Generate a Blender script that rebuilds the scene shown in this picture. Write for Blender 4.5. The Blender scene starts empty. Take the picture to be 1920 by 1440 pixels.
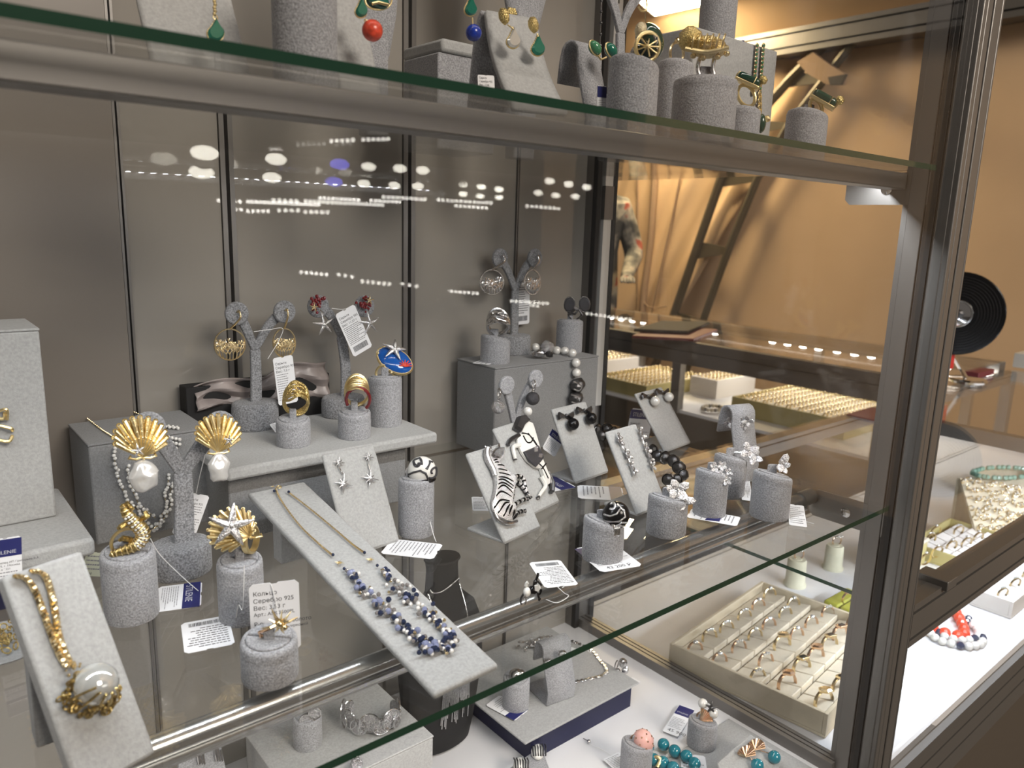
import bpy, math, random
from mathutils import Vector as V, Matrix
random.seed(7)
R = random.random
S = bpy.context.scene
C = S.collection
# ------------------------------------------------------------------ camera
F_PX, YAW, PIT, ROL = 1432.19, 0.70052, -0.20545, 0.03122
CAM = V((-0.7941, -0.32118, 0.274))
H1, H2, D = 0.339, 0.329, 0.45          # upper shelf, cabinet floor below middle shelf, depth
fw = V((math.sin(YAW)*math.cos(PIT), math.cos(YAW)*math.cos(PIT), math.sin(PIT)))
_r = V((math.cos(YAW), -math.sin(YAW), 0)); _u = _r.cross(fw)
cr = _r*math.cos(ROL) + _u*math.sin(ROL); cu = -_r*math.sin(ROL) + _u*math.cos(ROL)
cd = bpy.data.cameras.new('camera'); cam = bpy.data.objects.new('camera', cd); C.objects.link(cam)
cd.sensor_width = 36; cd.lens = F_PX/1920*36; cd.clip_start = 0.01; cd.clip_end = 60
cam.matrix_world = Matrix(((cr.x, cu.x, -fw.x, CAM.x), (cr.y, cu.y, -fw.y, CAM.y), (cr.z, cu.z, -fw.z, CAM.z), (0, 0, 0, 1)))
cd.dof.use_dof = True; cd.dof.focus_distance = 0.68; cd.dof.aperture_fstop = 11
S.camera = cam
# ------------------------------------------------------------------ world, exposure
S.view_settings.view_transform = 'Standard'; S.view_settings.look = 'None'
S.view_settings.exposure = 0.0; S.view_settings.gamma = 1; S.view_settings.use_curve_mapping = False
W = bpy.data.worlds.new('hall'); S.world = W; W.use_nodes = True
bg = W.node_tree.nodes['Background']; bg.inputs[0].default_value = (0.30, 0.265, 0.235, 1); bg.inputs[1].default_value = 0.36
S.cycles.max_bounces = 10; S.cycles.transparent_max_bounces = 40; S.cycles.transmission_bounces = 8
S.cycles.glossy_bounces = 4; S.cycles.diffuse_bounces = 3
S.cycles.caustics_reflective = False; S.cycles.caustics_refractive = False
S.cycles.sample_clamp_indirect = 4.0; S.cycles.use_denoising = True

def area(name, loc, target, sx, sy, power, col=(1, 1, 1)):
    l = bpy.data.lights.new(name, 'AREA'); l.shape = 'RECTANGLE'; l.size = sx; l.size_y = sy
    l.energy = power; l.color = col
    o = bpy.data.objects.new(name, l); C.objects.link(o); o.location = loc
    d = (V(target)-V(loc)).normalized(); x = V((1, 0, 0)) if abs(d.x) < .9 else V((0, 1, 0))
    y = d.cross(x).normalized(); x = y.cross(d)
    o.rotation_euler = Matrix((x, -y, -d)).transposed().to_euler()
    return o
COOL = (0.93, 0.97, 1.0)
# lamps seen in the photograph: the tube under the middle shelf, the lit row of the side counter (the upper bar and the tent lamp are glowing meshes)
area('middle_shelf_led', (-.5, .101, -.033), (-.5, .16, -.33), .96, .006, 1.3, (1, .97, .94))
area('side_counter_led', (1.74, 1.4, -.135), (1.45, 1.4, -.33), .01, 1.8, 4.0, (1, .94, .84))
# lamps the place has beyond the frame: the cabinet's own top strip, the counter's strip, and the hall lamps mirrored in the glass
area('cabinet_top_led_offscreen', (-.5, .06, .74), (-.5, .2, .34), .96, .01, .8, (1, .92, .84))
area('counter_led_offscreen', (.9, .012, -.165), (.9, .14, -.33), 1.6, .008, 5.6, (.82, .90, 1))
area('hall_lamps_offscreen', (0.0, -4.6, 2.8), (2.9, 1.2, .5), 2.0, 1.6, 245, (1, .90, .78))

# ------------------------------------------------------------------ pixel to place helpers (photo is 1920 x 1440)
def ray(px, py): return fw + cr*((px-960)/F_PX) - cu*((py-720)/F_PX)
def Z(px, py, z=0.0):
    d = ray(px, py); return CAM + d*((z-CAM.z)/d.z)
def Y(px, py, y):
    d = ray(px, py); return CAM + d*((y-CAM.y)/d.y)
def X(px, py, x):
    d = ray(px, py); return CAM + d*((x-CAM.x)/d.x)
def PL(px, py, o, n):
    d = ray(px, py); return CAM + d*((o-CAM).dot(n)/d.dot(n))
def DP(px, py, dep): return CAM + ray(px, py)*dep
def depth(P): return (P-CAM).dot(fw)
def mpp(P): return depth(P)/F_PX
def proj(P):
    d = P-CAM; z = d.dot(fw); return (960+F_PX*d.dot(cr)/z, 720-F_PX*d.dot(cu)/z)
def hz(P, py):
    lo, hi = -1.5, 2.5
    for _ in range(50):
        m = (lo+hi)/2
        if proj(V((P.x, P.y, m)))[1] > py: lo = m
        else: hi = m
    return lo
def vdir(P):
    d = P-CAM; d.z = 0; return d.normalized()

# ------------------------------------------------------------------ materials
MT = {}
def nm(name):
    m = bpy.data.materials.new(name); m.use_nodes = True; MT[name] = m
    return m, m.node_tree, m.node_tree.nodes['Principled BSDF']
def pm(name, col, rough=.5, metal=0, spec=.5, noise=0, nscale=200, bump=0, bscale=None, sheen=0, coat=0, emit=None, es=1, dist=.001):
    m, t, b = nm(name)
    b.inputs['Base Color'].default_value = (*col, 1); b.inputs['Roughness'].default_value = rough
    b.inputs['Metallic'].default_value = metal; b.inputs['Specular IOR Level'].default_value = spec
    if sheen: b.inputs['Sheen Weight'].default_value = sheen
    if coat: b.inputs['Coat Weight'].default_value = coat; b.inputs['Coat Roughness'].default_value = .05
    if emit: b.inputs['Emission Color'].default_value = (*emit, 1); b.inputs['Emission Strength'].default_value = es
    if noise or bump:
        tc = t.nodes.new('ShaderNodeTexCoord')
    if noise:
        n = t.nodes.new('ShaderNodeTexNoise'); n.inputs['Scale'].default_value = nscale; n.inputs['Detail'].default_value = 3
        r = t.nodes.new('ShaderNodeValToRGB'); e = r.color_ramp.elements
        e[0].position = .32; e[1].position = .68
        e[0].color = (*[c*(1-noise) for c in col], 1); e[1].color = (*[min(1, c*(1+noise)) for c in col], 1)
        t.links.new(tc.outputs['Object'], n.inputs['Vector']); t.links.new(n.outputs['Fac'], r.inputs[0]); t.links.new(r.outputs[0], b.inputs['Base Color'])
    if bump:
        n2 = t.nodes.new('ShaderNodeTexNoise'); n2.inputs['Scale'].default_value = bscale or nscale; n2.inputs['Detail'].default_value = 2
        bp = t.nodes.new('ShaderNodeBump'); bp.inputs['Strength'].default_value = bump; bp.inputs['Distance'].default_value = dist
        t.links.new(tc.outputs['Object'], n2.inputs['Vector']); t.links.new(n2.outputs['Fac'], bp.inputs['Height']); t.links.new(bp.outputs[0], b.inputs['Normal'])
    return m
pm('velvet', (.345, .35, .37), .95, spec=.1, noise=.30, nscale=850, bump=.55, bscale=700, sheen=.25)
pm('velvet_dark', (.275, .28, .295), .95, spec=.1, noise=.45, nscale=750, bump=.65, bscale=650, sheen=.2)
pm('boxgrey', (.235, .238, .242), .95, spec=.1, noise=.14, nscale=900, bump=.4, bscale=900, sheen=.2)
pm('suede', (.415, .42, .418), .95, spec=.1, noise=.10, nscale=500, bump=.3, bscale=1200, sheen=.2)
pm('gold', (.92, .75, .40), .36, 1, bump=.25, bscale=500)
pm('gold_antique', (.50, .37, .14), .33, 1, noise=.5, nscale=600, bump=.5, bscale=700)
pm('gold_pale', (.93, .77, .47), .25, 1)
pm('gold_rose', (.90, .62, .42), .22, 1)
pm('gold_matte', (.82, .63, .27), .32, 1, noise=.25, nscale=900, bump=.9, bscale=800, dist=.002)
pm('silver', (.72, .72, .73), .20, 1, noise=.2, nscale=500)
pm('pave', (.58, .58, .60), .25, 1, noise=.65, nscale=1300, bump=1.0, bscale=1100, dist=.002)
pm('pave_dark', (.10, .10, .11), .3, .85, bump=1.0, bscale=1800)
pm('dark_silver', (.12, .12, .125), .28, .9, bump=.4, bscale=900)
pm('black', (.006, .006, .007), .2, spec=.35)
pm('pave_leaf', (.60, .60, .62), .28, 1, noise=.5, nscale=1000, bump=.9, bscale=900)
pm('pave_bright', (.76, .76, .78), .3, 1, noise=.25, nscale=1200, bump=.7, bscale=1100)
pm('black_matte', (.008, .008, .009), .75)
pm('white_enamel', (.85, .84, .80), .15, coat=.4)
pm('pearl', (.83, .82, .79), .2, .15, coat=.6)
pm('baroque', (.74, .73, .71), .2, .35, coat=.7, bump=.35, bscale=90, dist=.003)
pm('pearl_pink', (.80, .45, .40), .4, coat=.2)
pm('coral', (.72, .07, .03), .35, coat=.3, noise=.3, nscale=300)
pm('red_enamel', (.17, .006, .010), .25, coat=.5, noise=.3, nscale=900, bump=.4)
pm('blue_enamel', (.01, .10, .42), .12, coat=.6)
pm('lapis', (.01, .04, .36), .25, coat=.4, noise=.3, nscale=400)
pm('green_enamel', (.015, .16, .11), .12, coat=.6)
pm('green_stone', (.06, .24, .12), .15, coat=.5)
pm('teal_bead', (.02, .22, .29), .08, coat=.6)
pm('bead_blue', (.24, .27, .42), .12, coat=.6)
pm('bead_navy', (.02, .03, .07), .1, coat=.7)
pm('bead_grey', (.32, .30, .29), .2, .4, coat=.4)
pm('crystal', (.80, .82, .80), .03, .55, coat=1)
pm('tag', (.90, .91, .94), .6)
pm('tag_cream', (.72, .74, .58), .6)
pm('navy', (.016, .02, .13), .45)
pm('navy_card', (.005, .007, .045), .5)
pm('ink', (.03, .03, .035), .7)
pm('ink_grey', (.28, .28, .30), .7)
pm('ink_white', (.62, .63, .68), .6)
pm('string', (.80, .80, .80), .35)
pm('alu', (.205, .195, .185), .40, .6)
pm('alu_bright', (.62, .63, .64), .22, .9)
pm('rubber', (.018, .017, .017), .7)
pm('chrome', (.82, .82, .82), .08, 1)
pm('standard_white', (.66, .66, .64), .4, .3)
pm('floor_white', (.78, .78, .80), .5)
pm('tray_cream', (.60, .52, .38), .7, noise=.05, nscale=60)
pm('foam_cream', (.72, .64, .50), .85, noise=.04, nscale=300)
pm('foam_white', (.74, .70, .66), .85)
pm('tray_yellow', (.46, .40, .17), .7)
pm('lime', (.36, .36, .03), .6, noise=.1, nscale=80)
pm('counter_base', (.085, .07, .055), .55)
pm('led', (1, 1, 1), .5, emit=(1, .96, .88), es=28)
pm('led_cool', (1, 1, 1), .5, emit=(.93, .97, 1), es=330)
pm('lamp_lens', (1, 1, 1), .5, emit=(1, .95, .82), es=30)
pm('lamp_lens_blue', (1, 1, 1), .5, emit=(.12, .12, 1), es=16)
pm('lamp_panel', (1, 1, 1), .5, emit=(1, .78, .44), es=110)
pm('red_plastic', (.5, .02, .02), .4)
pm('maroon', (.16, .03, .04), .5)
pm('hair', (.05, .03, .02), .6, noise=.4, nscale=120)
pm('skin', (.45, .26, .18), .55)
pm('print_cloth', (.13, .12, .11), .85, noise=.9, nscale=9)
pm('mirrored_blur', (.30, .26, .25), .35, noise=.4, nscale=25)  # greyish pink blur of the viewer's mirrored image
pm('truss', (.085, .072, .05), .5, .4)
pm('strap', (.30, .20, .13), .8)
pm('tent_fabric', (.60, .42, .265), .9, noise=.10, nscale=1.2)
pm('back_wall', (.31, .29, .262), .012, spec=.5, noise=.05, nscale=6)
pm('back_wall_satin', (.20, .178, .156), .35, noise=.05, nscale=6)
pm('sidewall', (.35, .31, .26), .6)

def glass(name, tint, f0=.045, k=1.0, gr=.0):
    m = bpy.data.materials.new(name); m.use_nodes = True; MT[name] = m; t = m.node_tree; t.nodes.clear()
    N = t.nodes.new; L = t.links.new
    out = N('ShaderNodeOutputMaterial'); tr = N('ShaderNodeBsdfTransparent'); gl = N('ShaderNodeBsdfGlossy'); mx = N('ShaderNodeMixShader')
    tr.inputs[0].default_value = (*tint, 1); gl.inputs['Roughness'].default_value = gr; gl.inputs[0].default_value = (1, 1, 1, 1)
    g = N('ShaderNodeNewGeometry'); d = N('ShaderNodeVectorMath'); d.operation = 'DOT_PRODUCT'
    L(g.outputs['Normal'], d.inputs[0]); L(g.outputs['Incoming'], d.inputs[1])
    def mth(op, a, b):
        n = N('ShaderNodeMath'); n.operation = op; n.use_clamp = op != 'MULTIPLY'
        for i, q in enumerate((a, b)):
            if q is None: continue
            if isinstance(q, (int, float)): n.inputs[i].default_value = q
            else: L(q, n.inputs[i])
        return n.outputs[0]
    a = mth('ABSOLUTE', d.outputs['Value'], None)
    s = mth('SUBTRACT', 1.0, a); p5 = mth('POWER', s, 5.0); q = mth('MULTIPLY', p5, (1-f0)*k); fr = mth('ADD', q, f0)
    L(fr, mx.inputs[0]); L(tr.outputs[0], mx.inputs[1]); L(gl.outputs[0], mx.inputs[2]); L(mx.outputs[0], out.inputs[0])
glass('glass', (.962, .965, .958), .04, .8)
glass('pane', (.965, .965, .962), .03, .7)
glass('pane_front', (.97, .97, .97), .012, .5)
pm('glass_edge', (.008, .045, .024), .12, spec=.5, coat=.3)

# ------------------------------------------------------------------ mesh builder
ORG = {}
def frame(w, up=V((0, 0, 1))):
    w = w.normalized()
    if abs(w.dot(up)) > .98: up = V((0, 1, 0))
    u = up.cross(w).normalized(); v = w.cross(u); return u, v, w
class MB:
    def __init__(s): s.v = []; s.f = []
    def add(s, vs, fs):
        b = len(s.v); s.v += [tuple(q) for q in vs]; s.f += [tuple(i+b for i in f) for f in fs]; return s
    def box(s, lo, hi):
        (a, b, c), (d, e, f) = lo, hi
        return s.add([(a, b, c), (d, b, c), (d, e, c), (a, e, c), (a, b, f), (d, b, f), (d, e, f), (a, e, f)],
                     [(3, 2, 1, 0), (4, 5, 6, 7), (0, 1, 5, 4), (1, 2, 6, 5), (2, 3, 7, 6), (3, 0, 4, 7)])
    def obox(s, o, u, v, w, su, sv, sw):       # centred oriented box
        vs = [o+u*(su*i/2)+v*(sv*j/2)+w*(sw*k/2) for k in (-1, 1) for j in (-1, 1) for i in (-1, 1)]
        return s.add(vs, [(2, 3, 1, 0), (4, 5, 7, 6), (0, 1, 5, 4), (1, 3, 7, 5), (3, 2, 6, 7), (2, 0, 4, 6)])
    def tube(s, pts, r, n=7, closed=False, flat=None):
        pts = [V(q) for q in pts]; m = len(pts)
        rs = r if isinstance(r, (list, tuple)) else [r]*m
        vs = []; u = None
        for i, q in enumerate(pts):
            a = pts[(i-1) % m] if (closed or i) else pts[i]; b = pts[(i+1) % m] if (closed or i < m-1) else pts[i]
            t = (b-a); t = t.normalized() if t.length > 1e-9 else V((0, 0, 1))
            if u is None: u = frame(t)[0]
            u = (u-t*u.dot(t)); u = u.normalized() if u.length > 1e-6 else frame(t)[0]
            w = t.cross(u)
            for k in range(n):
                an = 2*math.pi*k/n
                vs.append(q+(u*math.cos(an)+w*math.sin(an)*(flat or 1))*rs[i])
        fs = []
        for i in range(m if closed else m-1):
            for k in range(n):
                a = i*n+k; b = i*n+(k+1) % n; c = ((i+1) % m)*n+(k+1) % n; d = ((i+1) % m)*n+k
                fs.append((a, b, c, d))
        if not closed: fs += [tuple(range(n-1, -1, -1)), tuple((m-1)*n+k for k in range(n))]
        return s.add(vs, fs)
    def ring(s, o, ax, Rr, r, n=28, k=7, flat=1, arc=1.0, a0=0.0, wid=None):
        u, v, w = frame(V(ax)); pts = [o+(u*math.cos(a0+2*math.pi*arc*i/n)+v*math.sin(a0+2*math.pi*arc*i/n))*Rr for i in range(n if arc == 1 else n+1)]
        return s.tube(pts, r, k, closed=arc == 1)
    def band(s, o, ax, Rr, wid, th, n=32):      # flat finger ring band
        u, v, w = frame(V(ax)); vs = []; fs = []
        for i in range(n):
            a = 2*math.pi*i/n; d = u*math.cos(a)+v*math.sin(a)
            vs += [o+d*Rr+w*wid/2, o+d*(Rr+th)+w*wid*.35, o+d*(Rr+th)-w*wid*.35, o+d*Rr-w*wid/2]
        for i in range(n):
            for k in range(4):
                fs.append((i*4+k, ((i+1) % n)*4+k, ((i+1) % n)*4+(k+1) % 4, i*4+(k+1) % 4))
        return s.add(vs, fs)
    def ball(s, o, r, nu=10, nv=7, F=None, jit=0, seed=0):
        rx, ry, rz = r if isinstance(r, (tuple, list)) else (r, r, r)
        u, v, w = F or (V((1, 0, 0)), V((0, 1, 0)), V((0, 0, 1)))
        rd = random.Random(seed); vs = [V(o)+w*rz]
        for j in range(1, nv):
            th = math.pi*j/nv
            for i in range(nu):
                ph = 2*math.pi*i/nu; q = 1+jit*(rd.random()-.5)
                vs.append(V(o)+(u*rx*math.sin(th)*math.cos(ph)+v*ry*math.sin(th)*math.sin(ph)+w*rz*math.cos(th))*q)
        vs.append(V(o)-w*rz); fs = [(0, 1+i, 1+(i+1) % nu) for i in range(nu)]
        for j in range(nv-2):
            for i in range(nu):
                a = 1+j*nu+i; b = 1+j*nu+(i+1) % nu; fs.append((a, a+nu, b+nu, b))
        L = len(vs)-1; b = 1+(nv-2)*nu
        fs += [(L, b+(i+1) % nu, b+i) for i in range(nu)]
        return s.add(vs, fs)
    def lathe(s, prof, o, F=None, n=28, sx=1, sy=1, tilt=None):   # tilt = (direction xy, slope, from z, to z)
        u, v, w = F or (V((1, 0, 0)), V((0, 1, 0)), V((0, 0, 1))); vs = []
        for (r, z) in prof:
            for i in range(n):
                a = 2*math.pi*i/n; x = r*sx*math.cos(a); y = r*sy*math.sin(a); zz = z
                if tilt:
                    k = max(0, min(1, (z-tilt[2])/(tilt[3]-tilt[2]))); zz = z+k*tilt[1]*(x*tilt[0][0]+y*tilt[0][1])
                vs.append(V(o)+u*x+v*y+w*zz)
        m = len(prof); fs = []
        for j in range(m-1):
            for i in range(n):
                a = j*n+i; b = j*n+(i+1) % n; fs.append((a, b, b+n, a+n))
        fs += [tuple(range(n-1, -1, -1)), tuple((m-1)*n+i for i in range(n))]
        return s.add(vs, fs)
    def prism(s, pts, w, t, dome=0):             # pts: world points of an outline, extruded along w by t
        pts = [V(q) for q in pts]; n = len(pts); w = V(w)
        ctr = sum(pts, V())/n
        if dome:
            mid = [ctr+(q-ctr)*(1-dome)+w*t for q in pts]; low = [q+w*t*.55 for q in pts]
            s.add(pts+low+mid, [tuple(range(n-1, -1, -1)), tuple(2*n+i for i in range(n))] +
                  [(i, (i+1) % n, n+(i+1) % n, n+i) for i in range(n)] + [(n+i, n+(i+1) % n, 2*n+(i+1) % n, 2*n+i) for i in range(n)])
        else:
            s.add(pts+[q+w*t for q in pts], [tuple(range(n-1, -1, -1)), tuple(n+i for i in range(n))] + [(i, (i+1) % n, n+(i+1) % n, n+i) for i in range(n)])
        return s
    def quads(s, a, b, c, d): return s.add([a, b, c, d], [(0, 1, 2, 3)])
    def grid(s, fn, nu, nv):
        vs = [fn(i/nu, j/nv) for j in range(nv+1) for i in range(nu+1)]
        fs = [(j*(nu+1)+i, j*(nu+1)+i+1, (j+1)*(nu+1)+i+1, (j+1)*(nu+1)+i) for j in range(nv) for i in range(nu)]
        return s.add(vs, fs)
    def build(s, name, mat, parent=None, bevel=0, sharp=.6, local=False, thick=0):
        o0 = ORG.get(parent.name, V()) if parent else V()
        if local: o0 = V()
        me = bpy.data.meshes.new(name); me.from_pydata([tuple(V(q)-o0) for q in s.v], [], s.f); me.update()
        me.materials.append(MT[mat])
        ob = bpy.data.objects.new(name, me); C.objects.link(ob)
        if parent: ob.parent = parent; ORG[ob.name] = ORG.get(parent.name, V())
        me.shade_smooth(); me.set_sharp_from_angle(angle=sharp)
        if thick:
            md = ob.modifiers.new('thickness', 'SOLIDIFY'); md.thickness = thick; md.offset = 0
        if bevel:
            md = ob.modifiers.new('round', 'BEVEL'); md.width = bevel; md.segments = 2; md.limit_method = 'ANGLE'
        return ob
def lab(o, label, cat, group=None):
    o['label'] = label; o['category'] = cat
    if group: o['group'] = group
    return o
def T(name, P, label, cat, group=None):
    o = bpy.data.objects.new(name, None); C.objects.link(o); o.location = P; o.empty_display_size = .01
    ORG[o.name] = V(P); return lab(o, label, cat, group)
def struct(o): o['kind'] = 'structure'; return o
def solo(mb, name, mat, label, cat, group=None, **k): return lab(mb.build(name, mat, None, **k), label, cat, group)
def dup(ob, parent, loc, name=None):            # a copy of a part sharing its mesh
    c = ob.copy(); C.objects.link(c); c.parent = parent; c.location = V(loc)-ORG.get(parent.name, V()); return c
def rbox(lo, hi, name, mat, parent=None, bevel=.0015): return MB().box(lo, hi).build(name, mat, parent, bevel)
UX, UY, UZ = V((1, 0, 0)), V((0, 1, 0)), V((0, 0, 1))
# ------------------------------------------------------------------ hall: floor, tent wall and roof
FZ = -1.10
struct(MB().box((-6, -6, FZ-.05), (4, 7, FZ)).build('floor', 'counter_base'))
wallr = struct(MB().box((3.0, -3, FZ), (3.05, 7, 1.30)).build('wall_right', 'tent_fabric'))
def cloth(s, t):
    z = -.75+t*1.95; y0 = 2.62-(z+.26)*.62
    y = y0+s*(4.6-y0); a = s*4.2
    return V((2.965-.012*math.sin(a*9+t*2.2)-.008*math.sin(t*14+a*5)-.01*math.sin(a*23+t*4)*t, y, z))
MB().grid(cloth, 60, 40).build('fabric_panel', 'tent_fabric', wallr, thick=.004)
struct(MB().prism([(3.05, -3, 1.27), (3.05, 7, 1.27), (.2, 7, 3.5), (.2, -3, 3.5)], (.3, 0, .45), .1).build('ceiling', 'tent_fabric'))
tb = MB().box((2.875, -2.5, 1.155), (2.97, 6, 1.275))
for z0, z1 in ((1.155, 1.180), (1.189, 1.244), (1.253, 1.275)): tb.box((2.858, -2.5, z0), (2.875, 6, z1))
struct(tb.build('trim_1', 'alu'))
# curved tent truss standing against the fabric
tr = T('tent_truss', (2.9, 2.5, FZ), 'dark metal ladder truss leaning across the orange tent wall', 'truss')
la = [X(q[0], q[1], 2.90) for q in ((1222, 700), (1260, 600), (1305, 470), (1352, 335), (1400, 240), (1480, 150), (1552, 78))]
lb = [X(q[0], q[1], 2.90) for q in ((1285, 700), (1317, 605), (1365, 470), (1420, 335), (1478, 235), (1545, 150), (1605, 72))]
MB().tube(la, .026, 8).build('chord', 'truss', tr); MB().tube(lb, .022, 8).build('chord', 'truss', tr)
for i, (a, b) in enumerate(((0, 0), (1, 1), (2, 2), (3, 3), (4, 4), (5, 5))):
    p, q = la[a], lb[b]; dn = (la[a+1]-la[a]).normalized()*.055
    MB().prism([p-dn, q-dn*.3, q+dn*.3, p+dn], (1, 0, 0), .012).build('gusset', 'truss', tr)
jp = X(1552, 140, 2.84)
jb = MB().prism([X(*q, 2.86) for q in ((1500, 118), (1530, 100), (1560, 122), (1590, 140), (1585, 160), (1555, 160), (1520, 140))], (-1, 0, 0), .03).build('joint_plate', 'strap', tr)
MB().prism([X(*q, 2.83) for q in ((1556, 146), (1590, 140), (1580, 160), (1560, 160))], (-1, 0, 0), .02).build('joint_cap', 'black_matte', jb)
pts = [X(*q, 2.93) for q in ((1229, 250), (1228, 330), (1220, 450), (1208, 540), (1200, 640))]
solo(MB().tube(pts, .020, 8), 'tent_pole', 'strap', 'brown strapped pole standing in front of the pale tent fabric', 'pole')
cp = [X(*q, 2.92) for q in ((1206, 565), (1215, 575), (1232, 578), (1250, 574))]
solo(MB().tube(cp, .004, 6), 'cord', 'strap', 'thin cord hanging from the tent pole', 'cord')
sm = [X(*q, 2.94) for q in ((1197, 250), (1196, 330), (1195, 600))]
solo(MB().tube(sm, .006, 6), 'tent_rope', 'strap', 'straight thin rope running down the pale tent fabric beside the pole', 'rope')
sm = [X(*q, 2.94) for q in ((1290, 260), (1262, 400), (1238, 510), (1215, 620))]
solo(MB().tube(sm, .006, 6), 'tent_rope', 'strap', 'slanting thin rope between tent pole and metal truss', 'rope')
# ceiling lamp glowing at the top
LZ = 1.45; LQ = [Z(*q, LZ) for q in ((1165, -25), (1325, -25), (1312, 12), (1228, 30))]; LC = sum(LQ, V())/4
lp = T('ceiling_lamp', LC, 'glowing yellow panel lamp under the tent roof', 'lamp')
MB().prism(LQ, UZ, .008).build('panel', 'lamp_panel', lp)
MB().prism([LC+(q-LC)*1.10+UZ*.004 for q in LQ], UZ, .05).build('housing', 'standard_white', lp)

# ------------------------------------------------------------------ the display cabinet
cab = T('display_cabinet', (0, .45, -H2-.03), 'tall aluminium and glass jewellery cabinet with grey back panels', 'cabinet')
TOP = .78
MB().box((-1.0, -.005, -H2-.03), (0, .47, -H2)).build('base_panel', 'floor_white', cab)
MB().box((-1.02, -.02, TOP), (.03, .48, TOP+.03)).build('top_panel', 'sidewall', cab)
MB().box((-1.02, 0, -H2), (-1.0, .47, TOP)).build('side_panel', 'sidewall', cab)
for a, b, m, yy in ((-1.0, -.6155, 'back_wall_satin', .446), (-.6085, -.523, 'back_wall', .45), (-.509, -.317, 'back_wall', .45), (-.300, -.1475, 'back_wall', .45), (-.1425, -.02, 'back_wall', .45)):
    MB().box((a, yy, -.012), (b, yy+.01, TOP)).build('back_panel', m, cab)
for a, b, m in ((-1.0, -.345, 'back_wall'), (-.34, -.02, 'back_wall')):
    MB().box((a, .45, -H2), (b, .46, -.016)).build('back_panel', m, cab)
for x, w, m in ((-.612, .006, 'alu'), (-.516, .013, 'alu'), (-.3085, .016, 'alu'), (-.145, .004, 'alu')):
    mu = MB().box((x-w/2, .447, -H2), (x-w*.14, .465, TOP)).box((x+w*.14, .447, -H2), (x+w/2, .465, TOP)).box((x-w*.14, .458, -H2), (x+w*.14, .465, TOP)).build('mullion', 'alu', cab)
# rear corner post with slotted white standard
p = MB().box((-.021, .432, -H2), (.019, .472, TOP)).build('corner_post', 'alu', cab)
MB().box((-.0215, .428, -H2), (-.0135, .436, TOP)).build('gasket', 'rubber', p)
MB().box((.0105, .428, -H2), (.0185, .436, TOP)).build('gasket', 'rubber', p)
st = MB().box((-.0075, .4265, .33), (-.0026, .4325, TOP)).box((.0006, .4265, .33), (.0075, .4325, TOP))
for i in range(19): st.box((-.0026, .4265, .33+i*.022), (.0006, .4325, .342+i*.022))
st.build('slotted_standard', 'standard_white', p)
MB().box((-.0075, .4265, .02), (.0075, .4325, .285)).build('slotted_standard', 'standard_white', p)
MB().box((-.0085, .425, .285), (.0085, .4325, .33)).build('bracket_clip', 'alu', p)
# front corner post: ribbed profile
p = MB().box((-.002, -.010, -H2-.1), (.046, .028, TOP+.03)).build('corner_post', 'alu', cab)
for a, b, y0 in ((-.0045, .0040, -.0215), (.0068, .0188, -.0205), (.0222, .0395, -.0205), (.0418, .0462, -.0200)):
    MB().box((a, y0, -H2-.1), (b, -.010, TOP+.03)).build('rib', 'alu', p, bevel=.0012)
MB().box((-.0050, -.004, -H2), (-.0015, .004, TOP)).build('gasket', 'rubber', p)
MB().box((-.0052, -.0165, -H2), (-.0015, -.006, TOP)).build('inner_rib', 'alu', p, bevel=.0008)
MB().box((-.0046, .006, -H2), (-.0015, .022, TOP)).build('inner_rib', 'alu', p, bevel=.0008)
# side and front panes, rails
MB().box((.000, .027, -H2+.012), (.004, .433, TOP-.01)).build('side_glass', 'pane', cab)
MB().box((-1.0, -.014, -H2+.012), (-.003, -.010, TOP)).build('front_glass', 'pane_front', cab)
rl = MB().box((-.013, .02, -H2), (.008, .44, -H2+.008))
for k0, k1 in ((-.013, -.0065), (-.0045, .0005), (.0025, .008)): rl.box((k0, .02, -H2+.008), (k1, .44, -H2+.014))
rl.build('floor_rail', 'alu', cab)
MB().box((-1.0, -.018, -H2-.012), (0, .0, -H2+.010)).build('front_rail', 'alu', cab, bevel=.001)
def bracket(zt):
    b = MB().add([V((x, y, z)) for x in (-.0035, -.0005) for (y, z) in ((0, zt), (.080, zt), (.087, zt-.008), (.087, zt-.026), (.082, zt-.031), (0, zt-.031))],
                 [(0, 1, 2, 3, 4, 5), (11, 10, 9, 8, 7, 6)]+[(i, i+6, (i+1) % 6+6, (i+1) % 6) for i in range(6)]).build('shelf_bracket', 'alu', cab)
    u, v, w = frame(V((-1, 0, 0)))
    MB().lathe([(.0055, 0), (.0055, .001), (.003, .0016)], V((-.0035, .045, zt-.016)), (u, v, w), 16).build('bracket_screw', 'chrome', b)
bracket(H1-.003); bracket(-.006)

def shelf(zt, label):
    mb = MB().box((-.995, 0, zt-.005), (-.0045, .446, zt)); o = solo(mb, 'glass_shelf', 'glass', label, 'shelf', sharp=.3)
    o.data.materials.append(MT['glass_edge'])
    for pl in o.data.polygons:
        if pl.normal.y < -.5: pl.material_index = 1
    return o
shelf(H1+.0025, 'upper clear glass shelf with green edge carrying green and coral jewellery')
shelf(0.0, 'middle clear glass shelf with green edge carrying most of the jewellery stands')
def ledbar(P, label):
    return T('led_light_bar', P, label, 'light bar')
b = ledbar((-.5, .04, .32), 'flat brown-backed LED light bar under the upper glass shelf')
MB().box((-.99, .026, .3195), (-.004, .046, .3350)).build('housing', 'alu', b, bevel=.0012)
MB().box((-.99, .0455, .3295), (-.004, .060, .3350)).build('diode_board', 'standard_white', b)
mb = MB()
for i in range(60):
    x = -.98+i*.0163; mb.quads(V((x-.003, .0505, .3290)), V((x-.003, .0565, .3290)), V((x+.003, .0565, .3290)), V((x+.003, .0505, .3290)))
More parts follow.
